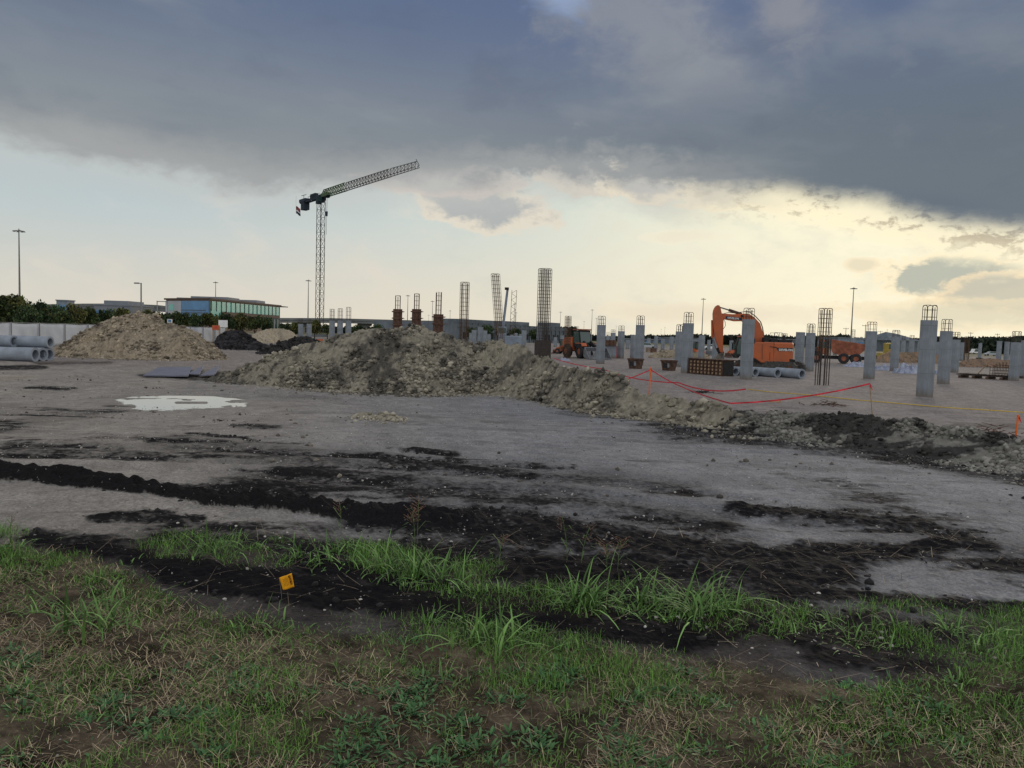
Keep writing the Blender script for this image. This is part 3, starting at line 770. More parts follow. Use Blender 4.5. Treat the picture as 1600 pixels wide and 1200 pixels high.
column(1494, 530.7, 'wide pale column directly behind the pair of tall columns on the right', yb=582, yc=519)
column(1588, 535, 'concrete column cut by the right edge of the picture', yb=595, yc=518)
column(1604, 532, 'broad column on the right edge behind another column', yb=592)
column(1425, 531, 'plain far column left of the tallest one, in front of the reddish bank', w=8.5, yc=524)
column(1400, 526.5, 'column standing in the blue and white plastic sheeting', yb=580, yc=516)
column(1362, 517.5, 'lone column right of the orange dump truck with a loop cage', yb=592, yc=503, bars=4)
column(1267, 520, 'column at the tail of the excavator, right one of the pair', yb=580, yc=506)
column(1251, 519, 'column without cage touching the excavator tail, left one of the pair', yb=578)
column(1170, 499, 'tall column standing in front of the orange excavator', yb=593, yc=481.5, bars=4)
column(1120, 515, 'column between the upright excavator arm and the thin mast light', yb=566, yc=505)
column(1097, 524, 'short looking column behind the waffle form, no cage', yb=561)
column(1225, 533, 'far column showing only its cage above the excavator engine deck', w=11, yc=521)
column(1075.7, 505, 'tall column at the left end of the waffle form', yb=583, yc=488, bars=4)
column(1063, 518, 'column half hidden behind the tall one beside the waffle form', yb=573, yc=507)
column(1050, 526, 'small column behind the second steel bin', yb=548)
column(1025.5, 525, 'plain far column midway between the two steel bins', yb=546)
column(1000.7, 507.7, 'tall column rising behind the first steel bin', yb=571, yc=493.5, bars=4)
column(991, 523, 'shorter column close behind the left of the first steel bin column', w=11)
column(981, 531, 'thin far column just left of the column behind the first bin', w=6)
column(971, 517.5, 'column right of the loader with a small arched cage', yb=560, yc=509)
column(958, 520, 'narrow column behind the brown form panel', w=8, yc=515)
column(950, 524.5, 'narrow far column right behind the loader bucket column', w=6, yc=519)
column(940, 507.7, 'tall column in front of the wheel loader bucket', yb=568.5, yc=494, bars=4)
column(901, 517.5, 'column peeking out behind the loader cab', w=8, yc=510)
column(879, 524, 'small column left of the loader behind the tall rebar cage', w=7)
column(868, 527, 'small column just right of the tall hooked rebar cage', w=6)
column(843.5, 509, 'slim column directly left of the tall hooked rebar cage', w=9)
column(819, 516, 'far column in front of the grey garage, right of the group of four', w=8)
column(813, 522, 'far column, third of the group of four before the garage', w=5.5)
column(806, 520.5, 'far column, second of the group of four before the garage', w=6)
column(800, 523, 'far column right of the drill rig, first of the group of four', w=5.5)
column(764, 522, 'shortest far column left of the leaning rebar cage', w=5.5)
column(758, 516.5, 'far column next to the shortest one before the garage', w=7)
column(751, 511, 'highest far column of the group before the garage', w=9)
column(741, 515.5, 'far column right of the upright rebar cage before the garage', w=8)
column(736, 520, 'far column half hidden beside the upright rebar cage', w=6)
column(483, 506, 'right column of the close pair under the high mast light', w=8.5, yc=499)
column(470, 506, 'left column of the close pair under the high mast light', w=8.5, yc=498)
for px, yc, lb in ((519, 483, 'far column with long bent rebar, leftmost of three by the crane'), (531.5, 482, 'far column with long bent rebar, middle of three by the crane'), (544.5, 480, 'far column with long straight rebar, rightmost of three by the crane')):
    column(px, 500.8, lb, w=9.5, yc=yc, bars=3)
column(1562, 533, 'dark far column next to the reinforcement stack', w=8)
for px, yt, w_, yc_, lb in ((1306, 531, 6, 524, 'far column left end of the dump truck, beyond its cab'), (1412, 532, 7, 525, 'far column just right of the one in the plastic sheeting'), (1437, 533, 6, None, 'small far column left of the tallest one'), (1466, 534, 7, 527, 'far column seen in the gap between the two tall right columns'),
    (1504, 535, 7, 528, 'far column right of the wide pale column'), (1532, 536, 5.5, None, 'small far column left of the dark one by the reinforcement stack'), (1574, 534, 8, 526, 'far column directly left of the right edge column'), (1143, 532, 6, 525, 'far column glimpsed behind the excavator arm'),
    (1188, 532, 6, 525, 'far column glimpsed right of the tall column before the excavator'), (1281, 531, 7, 524, 'far column between the excavator tail pair and the free cage'), (1086, 530, 6, 524, 'far column directly left of the compact orange loader'), (1108, 531, 5.5, None, 'far thin column left of the one between arm and mast light'),
    (1036, 529, 6, 523, 'far column above the gap between the steel bins'), (1014, 528, 5.5, 522, 'far column right of the first steel bin column'), (922, 524, 6, 517, 'far column behind the loader cab right side'), (1236, 534, 6, 527, 'far column behind the excavator engine deck')):
    column(px, yt, lb, w=w_, yc=yc_)
column(1333, 528, 'far column hidden behind the orange dump truck body', w=7, yc=515)

def free_cage(px, yt, label, yb=None, w=None, side=.6, lean_px=None, form=None, bars=3, tie=.35, name='rebar_cage', dark='rebar', loops=True, sparse=False):
    Y = gpt(px, yb)[1] if yb else side*1.39*1200/w
    tp = at(px, yt, Y)
    b = tp if lean_px is None else at(px+lean_px, 548, Y)
    z0 = zg(b[0], b[1]); H = tp[2]-z0
    o = empty(name, (b[0], b[1], z0), ROT, label, 'rebar cage', 'rebar cages standing free of concrete')
    lx = tp[0]-b[0]
    mb = MB(); ca, sa = math.cos(-ROT), math.sin(-ROT)
    if sparse:   # the lower part is bare starter bars, the ties begin higher up
        h = side/2
        for x, y in ((-h, -h), (0, -h), (h, -h), (h, 0), (h, h), (0, h), (-h, h), (-h, 0)): mb.bar((x, y, 0), (x, y, H*.6), .03)
        mb.build('starter_bars', 'rebar_dark', o); mb = MB(); cage_bars(mb, side, H*.38, H, bars, tie=.27, r=.02, rt=.015)
    else: cage_bars(mb, side, 0, H, bars, tie, r=.026, rt=.016, lean=(lx*ca, lx*sa), loops=loops)
    mb.build('cage', dark, o)
    if form:
        h = side/2+.10; f = MB().box(-h, h, -h, h, 0, form); 
        f.build('column_form', 'rebar_dark', o)
    return o
free_cage(1290.5, 482, 'free standing rebar cage with arched top right of the excavator', yb=602, side=.56, sparse=True)
free_cage(852, 420, 'tallest rebar cage with hooked tops standing at the end of the mound', yb=569, side=.84, bars=4, tie=.30, form=2.1, dark='rebar_dark')
free_cage(774, 428, 'rebar cage leaning to the left behind the mound', w=13.5, side=.62, lean_px=10, tie=.4, bars=3)
free_cage(726.5, 441, 'upright rebar cage behind the mound before the garage', w=14, side=.66, tie=.42)
free_cage(888, 494, 'thin rebar cage standing left of the wheel loader', yb=560, side=.5)
free_cage(1512, 526, 'far rusty rebar cage behind the reinforcement stack', w=8, side=.55)
def formed(px, yc, yf, w, label):
    Y = .86*1.39*1200/w*.86; t = at(px, yf, Y); z0 = zg(t[0], t[1]); H = t[2]-z0; ht = at(px, yc, Y)[2]-z0
    o = empty('column_form', (t[0], t[1], z0), ROT*.4, label, 'column form', 'column forms with rebar behind the mound')
    s = .47; MB().box(-s, s, -s, s, 0, H).build('form_box', 'form', o)
    for k, z in enumerate(np.arange(H-.35, .5, -.75)):
        q = s+.14; e = s+.002
        m = MB(); m.box(-q, q, -q, -e, z, z+.12); m.box(-q, q, e, q, z, z+.12); m.box(-q, -e, -e, e, z, z+.12); m.box(e, q, -e, e, z, z+.12)
        for i in (-1, 1): m.bar((i*q, -q, z+.06), (i*(q+.12), -q-.05, z+.06), .03)
        m.build('clamp', 'form', o)
    for x in (-s*.5, s*.5): MB().box(x-.04, x+.04, -s-.09, -s-.002, .1, H-.02).build('stiffener', 'rebar', o)
    cage_bars(MB(), .52, H-.3, ht, 2, tie=.5, r=.026, rt=.015, loops=yc > 456).build('rebar_cage', 'rebar', o)
formed(621.5, 462, 483, 14, 'brown column form with rounded rebar cage, leftmost of three on the mound skyline')
formed(651, 459, 483, 14, 'brown column form with rebar cage, middle of three on the mound skyline')
formed(685, 454, 491, 15, 'brown column form with straight tall rebar, rightmost of three on the mound skyline')

# ------------------------------------------------------------------ tower crane
def crane():
    T = at(499, 520, 234.0); z0 = zg(T[0], T[1]); top = at(501.5, 316, 234.0)[2]-z0
    tip = at(655, 258, 186.0); dirv = np.array([tip[0]-T[0], tip[1]-T[1]]); Lj = np.linalg.norm(dirv); ang = math.atan2(dirv[1], dirv[0])
    o = empty('tower_crane', (T[0], T[1], z0), ang, 'tower crane with lattice mast and long green rooted jib above the site', 'tower crane')
    mb = MB(); h = .85; st = 2.2; r = .085
    rot = R(20)
    cs, sn = math.cos(rot), math.sin(rot)
    c4 = [(cs*x-sn*y, sn*x+cs*y) for x, y in ((-h, -h), (h, -h), (h, h), (-h, h))]
    for x, y in c4: mb.bar((x, y, 0), (x, y, top), r*1.25)
    n = int(top/st)
    for k in range(n):
        za, zb_ = top*k/n, top*(k+1)/n
        for i in range(4):
            a, b = c4[i], c4[(i+1) % 4]
            if k % 2: a, b = b, a
            mb.bar((*a, za), (*b, zb_), r*.62); mb.bar((*c4[i], zb_), (*c4[(i+1) % 4], zb_), r*.62)
    mb.build('mast', 'crane', o)
    MB().box(-1.9, 1.9, -1.9, 1.9, 0, .8).build('base_block', 'concrete_dark', o)
    m = MB(); m.wheel((0, 0, top+.25), 1.25, .5, (0, 0.001, 1), 16); m.box(-1.2, 1.2, -1.1, 1.1, top+.5, top+2.0); m.build('slewing_unit', 'crane_dark', o)
    cab = MB().prism([(1.2, top-.9), (2.7, top-.9), (3.0, top-.2), (2.8, top+1.2), (1.2, top+1.2)], -2.2, -.95).build('cab', 'crane_dark', o)
    MB().prism([(2.8, top-.5), (3.02, top-.15), (2.86, top+.9), (2.72, top+.9), (2.85, top-.15)], -2.1, -1.05).build('cab_window', 'cab_glass', cab)
    # jib: triangular lattice, bottom chords two, top chord one; its root painted green
    def lattice(x0, x1, zb0, hgt, w, m_, r, seg=1.6, nm='jib', hend=None, slope=0):
        mb = MB(); n = max(2, int(abs(x1-x0)/seg)); P = lambda k: x0+(x1-x0)*k/n
        for k in range(n):
            a, b = P(k), P(k+1); q = (a+b)/2
            ha = hgt+(hend-hgt if hend else 0)*k/n; hb = hgt+(hend-hgt if hend else 0)*(k+1)/n
            for y in (-w/2, w/2):
                mb.bar((a, y, zb0), (b, y, zb0), r*1.2); mb.bar((a, y, zb0), (q, 0, zb0+ha), r*.75); mb.bar((q, 0, zb0+ha), (b, y, zb0), r*.75)
            mb.bar((a, -w/2, zb0), (a, w/2, zb0), r*.7)
            mb.bar((q, 0, zb0+ha), (q+(x1-x0)/n, 0, zb0+hb) if k < n-1 else (b, 0, zb0+hb), r*1.3)
        return mb
    zb0 = top+1.3
    jg = lattice(1.0, 17.0, zb0, 2.1, 1.5, None, .13, 1.7); jg.box(1.0, 5.5, -.7, .7, zb0+.1, zb0+1.0); jg.build('jib_root', 'crane_green', o)
    lattice(17.0, 44.0, zb0, 2.0, 1.4, None, .095, 1.75, hend=1.8).build('jib', 'crane', o)
    lattice(44.0, Lj-1, zb0, 1.8, 1.3, None, .075, 1.75, hend=1.4).build('jib_end', 'crane', o)
    MB().path([(Lj-1, 0, zb0), (Lj, 0, zb0+.3), (Lj-1.6, 0, zb0+2.0)], .08).build('jib_tip', 'crane', o)
    # counter jib, machinery deck, ballast
    cj = MB(); cj.box(-15.5, 1.0, -.75, -.55, zb0-.1, zb0+.25); cj.box(-15.5, 1.0, .55, .75, zb0-.1, zb0+.25)
    for x in np.arange(-15.3, 1, 1.4): cj.box(x, x+.15, -.548, .548, zb0-.05, zb0+.12)
    for y in (-.72, .72):
        for x in np.arange(-8.5, 1, 1.5): cj.bar((x, y, zb0+.25), (x, y, zb0+1.3), .05)
        cj.bar((-8.5, y, zb0+1.3), (0.5, y, zb0+1.3), .05)
    cj.build('counter_jib', 'crane_dark', o)
    MB().cbox(-7.5, -3.5, -.6, .6, zb0+.26, zb0+1.9, .1).build('winch_house', 'crane_dark', o)
    MB().cbox(-15.6, -10.6, -1.0, 1.0, zb0+.26, zb0+1.2, .1).build('machinery_deck', 'crane_dark', o)
    for k in range(4): MB().box(-14.2+k*.72, -13.6+k*.72, -.9, .9, zb0-2.2, zb0+.9).build('counterweight', 'crane_dark', o)
    MB().bar((-14, 0, zb0+1.2), (-14, 0, zb0+2.6), .07).bar((-16, 0, zb0+2.6), (-12, 0, zb0+2.5), .09).build('davit', 'crane_dark', o)
    # trolley and hook near the mast
    tr = MB().box(3.6, 5.0, -.7, .7, zb0-.45, zb0-.13).build('trolley', 'crane_dark', o)
    hb = MB(); 
    for y in (-.25, .25): hb.bar((4.3, y, zb0-.4), (4.3, y*.4, top-3.2), .035)
    hb.build('hoist_rope', 'crane', tr)
    MB().prism([(3.95, top-3.2), (4.65, top-3.2), (4.5, top-4.6), (4.1, top-4.6)], -.25, .25).build('hook_block', 'crane_dark', tr)
    MB().path([(4.3, 0, top-4.6), (4.3, 0, top-10.0)], .05).build('sling', 'crane', tr)
    # flag hanging under the counter jib
    p = at(462.5, 322, 247.0)
    f = empty('flag', p, 0, 'small red white and dark striped flag hanging under the crane counter jib', 'flag')
    cols = ('rust', 'white', 'crane_dark'); nx, nz = 12, 12; Wf, Hf = 1.45, 2.3
    for b, (mm, z0_, z1_) in enumerate((('red_faded', 0, .50), ('white', .50, .66), ('crane_dark', .66, 1.0))):
        mb = MB(); v = []; fs = []
        for i in range(nx+1):
            for j in range(5):
                t = z0_+(z1_-z0_)*j/4; x = i/nx; 
                for s_ in (0,): v.append((x*Wf, .25*math.sin(x*5+t*2), -Hf*t-.9*x*Wf*.6+.12*math.sin(x*6)))
        for i in range(nx):
            for j in range(4): a = i*5+j; fs.append((a, a+1, a+6, a+5))
        mb.add(v, fs); q = mb.build('stripe', mm, f); sm_ = q.modifiers.new('s', 'SOLIDIFY'); sm_.thickness = .03
    MB().path([(0, 0, 3.2), (0, 0, -Hf)], .025).build('halyard', 'crane', f)
mat('red_faded', (.22, .05, .06), .8, var=.2, scale=2)
crane()

# ------------------------------------------------------------------ mast lights
def high_mast_proto():
    o = empty('high_mast_light', (0, 0, 0)); H = 29.5
    MB().bar((0, 0, 0), (0, 0, H), .36, 10, .15).build('pole', 'pole', o)
    m = MB(); n = 12
    for k in range(n):
        a, b = 2*math.pi*k/n, 2*math.pi*(k+1)/n; m.bar((1.1*math.cos(a), 1.1*math.sin(a), H), (1.1*math.cos(b), 1.1*math.sin(b), H), .08)
        if k % 3 == 0: m.bar((0, 0, H+.3), (1.1*math.cos(a), 1.1*math.sin(a), H), .06)
    m.bar((0, 0, H-.1), (0, 0, H+.75), .22, 8, .05); m.build('ring', 'pole', o)
    for k in range(8):
        a = 2*math.pi*k/8; MB().bar((1.35*math.cos(a), 1.35*math.sin(a), H-.28), (1.35*math.cos(a), 1.35*math.sin(a), H+.02), .38, 8, .2).build('lamp', 'pole', o)
    return o
masts = [(29.5, 358, 'high mast light above the trees near the left edge'), (337, 440, 'high mast light rising behind the teal glass building'),
 (482, 437, 'high mast light left of the tower crane'), (637.5, 461, 'high mast light between the left and middle column forms'),
 (676, 470, 'high mast light just left of the rightmost column form'), (670, 492, 'tiny far mast light between the middle and right column forms'),
 (703.5, 485, 'far mast light left of the grey garage'), (804, 474, 'mast light right of the drill rig mast'), (806.5, 488, 'short far mast light beside the one right of the drill rig'),
 (876, 487, 'mast light right of the tallest rebar cage'), (912.7, 502, 'small far mast light above the loader cab'), (925.5, 483.5, 'mast light between the loader cab and the next column'),
 (932, 497, 'small mast light just left of the column before the loader'), (963, 509, 'tiny mast light right of the loader column'), (1039, 511, 'tiny mast light between the two steel bins'),
 (1099.2, 466, 'mast light left of the excavator arm'), (1334.2, 449, 'tall mast light above the orange dump truck'), (1386.5, 515, 'tiny mast light right of the lone column'), (1033, 514, 'faint tiny mast light left of the one between the bins')]
proto = None
for px, py, lb in masts:
    hy = 522+math.tan(ROLL)*(px-800); Y = 26.8*1200/(hy-py)
    if proto is None: proto = high_mast_proto(); o = proto
    else: o = copy_tree(proto)
    Y = min(Y, 2400); p = at(px, py, Y); g = zg(p[0], p[1]); o.location = (p[0], p[1], p[2]-30.0)
    tag(o, lb, 'mast light', 'high mast lights along the highway')
def street_light():
    Y = 120.0; p = at(220.5, 442, Y); g = zg(p[0], p[1]); H = p[2]-g
    o = empty('street_lamp', (p[0], p[1], g), 0, 'single parking lot lamp with one arm to the left, rising from the brown mound', 'street lamp')
    MB().bar((0, 0, 0), (0, 0, H), .13, 8, .10).build('pole', 'pole', o)
    MB().bar((0, 0, H-.12), (-.35, 0, H-.05), .05).build('arm', 'pole', o)
    MB().cbox(-1.05, -.3, -.2, .2, H-.16, H+.04, .04).build('lamp_head', 'pole', o)
street_light()
def power_pole(px, py, lb, Hc=11, cross=1.5):
    hy = 522+math.tan(ROLL)*(px-800); Y = 9.3*1200/(hy-py); p = at(px, py, Y); H = 11.3
    o = empty('power_pole', (p[0], p[1], p[2]-H), 0, lb, 'power pole', 'power poles in the far right distance')
    MB().bar((0, 0, 0), (0, 0, H), .17, 6, .12).build('pole', 'crane', o)
    MB().box(-cross, cross, -.07, .07, H-.7, H-.5).build('crossarm', 'crane', o)
    for x in (-cross*.9, 0, cross*.9): MB().bar((x, 0, H-.5), (x, 0, H-.15), .07, 5).build('insulator', 'pole', o)
    return p
pp = [power_pole(*a) for a in ((1352.7, 507, 'power pole with crossarm left of the lone column'), (1322, 512, 'power pole with crossarm above the dump truck body'), (1376, 517, 'thin far power pole right of the lone column'), (1517, 519, 'power pole on the tree line right of the tall columns'), (1558.7, 521, 'power pole on the tree line near the right edge'))]
# ------------------------------------------------------------------ teal office building
def office():
    A = at(327, 500, 300.0); B = at(437, 500, 369.0); Cc = at(259.5, 500, 318.0)
    zr = at(327, 466, 300.0)[2]
    def wallrun(P, Q, nm_w, parent, bands):
        pass
    a = np.array([A[0], A[1]]); b = np.array([B[0], B[1]]); c = np.array([Cc[0], Cc[1]])
    g = zg(*a)
    o = empty('office_building', (a[0], a[1], g), 0, 'long office building with teal and blue glass bands behind the trees', 'building')
    H = zr-g
    def frame(P, Q):
        d = (Q-P)/np.linalg.norm(Q-P); n = np.array([d[1], -d[0]])
        if np.dot(n, -P) < 0: n = -n
        return d, n, np.linalg.norm(Q-P)
    def slab(P, d, n, x0, x1, z0, z1, o0, o1):
        def q(x, k): w = P+d*x+n*k-a; return w
        p = [q(x0, o0), q(x1, o0), q(x1, o1), q(x0, o1)]
        m = MB(); m.hexa([(*w, z0) for w in p]+[(*w, z1) for w in p]); return m
    d1, n1, L1 = frame(a, b); d2, n2, L2 = frame(a, c)
    e = a+(b-a)+(c-a)
    core = MB(); pts = [a, b, e, c]; core.add([(*(p-a), 0) for p in pts]+[(*(p-a), H) for p in pts], [(3, 2, 1, 0), (4, 5, 6, 7), (0, 1, 5, 4), (1, 2, 6, 5), (2, 3, 7, 6), (3, 0, 4, 7)]); core.build('wall', 'brick', o)
    for (P, d, n, Lx) in ((a, d1, n1, L1), (a, d2, n2, L2)):
        slab(P, d, n, -.6, Lx+.6, H-.55, H+.1, -.4, .6).build('parapet', 'brown_trim', o)
    slab(a, d1, n1, L1+.6, L1+8, H-.7, H-.3, -3, .9).build('canopy', 'brown_trim', o)
    # right face: top glass band, brown band, lower glass band, dark block at the far end
    w = slab(a, d1, n1, 1.0, L1-.4, H-4.9, H-1.0, .02, .25).build('window', 'teal_glass', o)
    for x in np.arange(1.0, L1, 4.2): slab(a, d1, n1, x, x+.22, H-4.9, H-1.0, .252, .45).build('mullion', 'brown_trim', w)
    slab(a, d1, n1, .8, 9, H-8.5, H-4.9, .02, .25).build('window', 'teal_glass', o)
    slab(a, d1, n1, 9.2, L1-1, H-6.2, H-5.0, .02, .55).build('sunshade', 'brown_trim', o)
    for x0, x1 in ((11, 20), (22, 30), (32, 41), (44, 52)):
        w = slab(a, d1, n1, x0, x1, H-9.2, H-7.2, .02, .2).build('window', 'teal_glass', o)
        for x in np.arange(x0+1.5, x1, 1.5): slab(a, d1, n1, x, x+.2, H-9.2, H-7.2, .202, .3).build('mullion', 'brown_trim', w)
    slab(a, d1, n1, L1-14, L1-.6, H-13.5, H-6.3, .02, .5).build('window', 'cab_glass', o)
    for k in range(3): slab(a, d1, n1, L1-12.5+k*4, L1-11.3+k*4, H-13.5, H-6.8, .502, .7).build('pilaster', 'roofing', o)
    # left face: pale panel with small window, blue curtain wall
    slab(a, d2, n2, L2-11.5, L2, .0, H-1.0, .02, .3).build('wall_panel', 'panel_light', o)
    w = slab(a, d2, n2, L2-6.4, L2-2.6, H-4.8, H-2.4, .302, .38).build('window', 'teal_glass', o)
    w = slab(a, d2, n2, 0.2, L2-11.7, H-8.5, H-1.0, .02, .25).build('curtain_wall', 'blue_glass', o)
    for z in (H-4.6, H-5.6): slab(a, d2, n2, 2, L2-11.7, z-.15, z, .252, .5).build('ledge', 'brown_trim', w)
    # plant rooms on the roof
    def roofbox(px0, px1, hh, dep0, dep1):
        f0, f1 = px0, px1
        w0 = d1*(L1*f0); w1 = d1*(L1*f1); i0 = -n1*dep0; i1 = -n1*dep1
        p = [w0+i0, w1+i0, w1+i1, w0+i1]; m = MB(); m.hexa([(*q, H+.02) for q in p]+[(*q, H+hh) for q in p]); return m
    for px0, px1, py, Y0, dp in ((276, 301, 465, 326, 12), (298, 356, 463.5, 330, 14), (364, 401, 468.5, 352, 12)):
        p0 = at(px0, py, Y0); p1 = at(px1, py, Y0); MB().box(p0[0]-a[0], p1[0]-a[0], Y0-a[1], Y0-a[1]+dp, H+.01, (p0[2]+p1[2])/2-g).build('roof_plant', 'roofing', o)
office()
def simple_block(name, px0, px1, py, Y, dep, label, m, extra=None, cat='building', rz=0, pybase=None):
    p0 = at(px0, py, Y); p1 = at(px1, py, Y); g = zg(p0[0], p0[1])-.5; z = (p0[2]+p1[2])/2; Wd = p1[0]-p0[0]
    zb_ = g if pybase is None else at(px0, pybase, Y)[2]
    o = empty(name, ((p0[0]+p1[0])/2, Y, zb_), rz, label, cat)
    H = z-zb_; MB().box(-Wd/2, Wd/2, 0, dep, 0, H).build('wall', m, o)
    MB().box(-Wd/2-.3, Wd/2+.3, -.3, dep+.3, H+.003, H+.5).build('roof', 'roofing', o)
    if extra: extra(o, Wd, H)
    return o
def win_row(z0, z1, n, m='blue_glass', frac=.7):
    def f(o, Wd, H):
        for k in range(n):
            x = -Wd/2+Wd*(k+.5)/n; h = Wd/n*frac/2; MB().box(x-h, x+h, -.08, -.003, H*z0, H*z1).build('window', m, o)
    return f
def low_left(o, Wd, H):
    MB().box(-Wd*.30, Wd*.36, 2, 16, H+.52, H+2.2).build('upper_storey', 'roofing', o); win_row(.55, .8, 5)(o, Wd, H)
simple_block('low_building', 147, 205, 477.5, 330, 20, 'low grey building left of the lone parking lot lamp', 'roofing', low_left)
simple_block('water_tank_block', 88, 105, 470, 360, 6, 'small pale teal block poking above the left trees', 'greyblue', win_row(.6, .85, 2), cat='building')
# ------------------------------------------------------------------ grey parking garage behind the columns
def garage():
    Y = 210.0; p0 = at(714, 498, Y); p1 = at(886, 505, Y+55); g = zg(*p0[:2]); z = p0[2]; H = z-g
    d = np.array([p1[0]-p0[0], p1[1]-p0[1]]); Lg = np.linalg.norm(d); ang = math.atan2(d[1], d[0])
    o = empty('parking_garage', (p0[0], p0[1], g), ang, 'long grey concrete garage with flat parapets behind the far columns', 'building')
    MB().box(0, Lg, 0, 30, 0, H-1.0).build('wall', 'garage', o)
    segs = [(0, .32, .55), (.44, .42, 1), ]
    fr = 0
    for x0, x1, hh in ((0, .28, 0.0), (.36, .60, .1), (.82, .92, .45)):
        MB().box(Lg*x0, Lg*x1, -.12, 5, H-.998, H+hh).build('parapet', 'garage', o)
    MB().box(0, Lg, -.25, -.003, H-2.2, H-1.6).build('ledge', 'concrete_dark', o)
    for k in range(22):
        x = Lg*(k+.6)/22.5
        MB().box(x, x+.6, -.35, -.252, 0, H-1.05).build('pilaster', 'concrete_dark', o)
    for k in range(22):
        x = Lg*(k+.6)/22.5+.8
        MB().box(x, x+1.6, -.06, -.003, H-5.4, H-3.6).build('opening', 'black', o)
garage()
# ------------------------------------------------------------------ overpass with piers
def overpass(name, pts, thick, label, pier_every=26.0, rail=True):
    P = [np.array(p) for p in pts]
    o = empty(name, P[0], 0, label, 'overpass'); base = P[0]
    dk = MB(); rl = MB(); w = 6.0
    for a, b in zip(P[:-1], P[1:]):
        a = a-base; b = b-base
        dk.hexa([(a[0], a[1]-w, a[2]-thick), (b[0], b[1]-w, b[2]-thick), (b[0], b[1]+w, b[2]-thick), (a[0], a[1]+w, a[2]-thick), (a[0], a[1]-w, a[2]), (b[0], b[1]-w, b[2]), (b[0], b[1]+w, b[2]), (a[0], a[1]+w, a[2])])
        rl.hexa([(a[0], a[1]-w-.3, a[2]-.4), (b[0], b[1]-w-.3, b[2]-.4), (b[0], b[1]-w-.005, b[2]-.4), (a[0], a[1]-w-.005, a[2]-.4), (a[0], a[1]-w-.3, a[2]+.9), (b[0], b[1]-w-.3, b[2]+.9), (b[0], b[1]-w-.005, b[2]+.9), (a[0], a[1]-w-.005, a[2]+.9)])
        n = max(1, int(np.linalg.norm(b-a)/pier_every))
        for k in range(n):
            q = a+(b-a)*(k+.5)/n; gz = zg(q[0]+base[0], q[1]+base[1])-base[2]-1
            m = MB(); m.prism([(q[0]-1.1, gz), (q[0]+1.1, gz), (q[0]+1.1, q[2]-thick-2.2), (q[0]+3.8, q[2]-thick-.9), (q[0]+3.8, q[2]-thick-.01), (q[0]-3.8, q[2]-thick-.01), (q[0]-3.8, q[2]-thick-.9), (q[0]-1.1, q[2]-thick-2.2)], q[1]-2, q[1]+2)
            m.build('pier', 'overpass', o)
    dk.build('deck', 'overpass', o); rl.build('parapet', 'overpass', o)
overpass('overpass', [at(425, 499.5, 440), at(520, 499.8, 440), at(620, 502.5, 440), at(725, 505, 440)], 1.7, 'long grey highway overpass crossing behind the crane and the forms')
overpass('overpass_ramp', [at(-60, 483, 430), at(60, 479, 430), at(140, 477.5, 430), at(205, 477.5, 420), at(255, 480, 410), at(300, 485, 400)], 2.4, 'grey highway ramp between the left trees and the teal building')
def portal():
    Y = 200.; p0 = at(245.5, 470, Y); p1 = at(262, 470.5, Y); g = zg(*p0[:2]); o = empty('sign_gantry', (p0[0], Y, g), 0, 'thin open metal frame just left of the teal building', 'gantry')
    H = p0[2]-g; Wd = p1[0]-p0[0]
    for x in (0, Wd): MB().bar((x, 0, 0), (x, 0, H), .12).build('post', 'pole', o)
    MB().bar((-.1, 0, H-.15), (Wd+.1, 0, H-.15), .14).build('crossbeam', 'pole', o)
portal()
# ------------------------------------------------------------------ far low buildings, right
simple_block('warehouse', 1303, 1352, 529, 420, 40, 'far grey walled shed behind the dump truck', 'greyblue', win_row(.3, .7, 4))
def hip(o, Wd, H):
    MB().add([(-Wd/2-1, -1, H+.51), (Wd/2+1, -1, H+.51), (Wd/2+1, 26, H+.51), (-Wd/2-1, 26, H+.51), (-Wd*.22, 12, H+4.2), (Wd*.22, 12, H+3.4)], [(0, 1, 5, 4), (1, 2, 5), (2, 3, 4, 5), (3, 0, 4)]).build('hip_roof', 'garage', o)
simple_block('far_house', 1392, 1436, 534, 330, 25, 'far low house with hipped roof right of the lone column', 'garage', hip)
simple_block('warehouse', 1046, 1092, 529, 400, 30, 'far grey warehouse with dark doors left of the excavator', 'greyblue', win_row(.2, .6, 5, 'black'))
simple_block('warehouse', 976, 1040, 531, 420, 30, 'far bluish shed seen between the bin columns', 'concrete_dark', win_row(.3, .7, 6))
simple_block('warehouse', 1205, 1246, 531, 380, 30, 'far flat shed behind the excavator engine deck', 'concrete_dark', win_row(.3, .6, 3, 'black'))

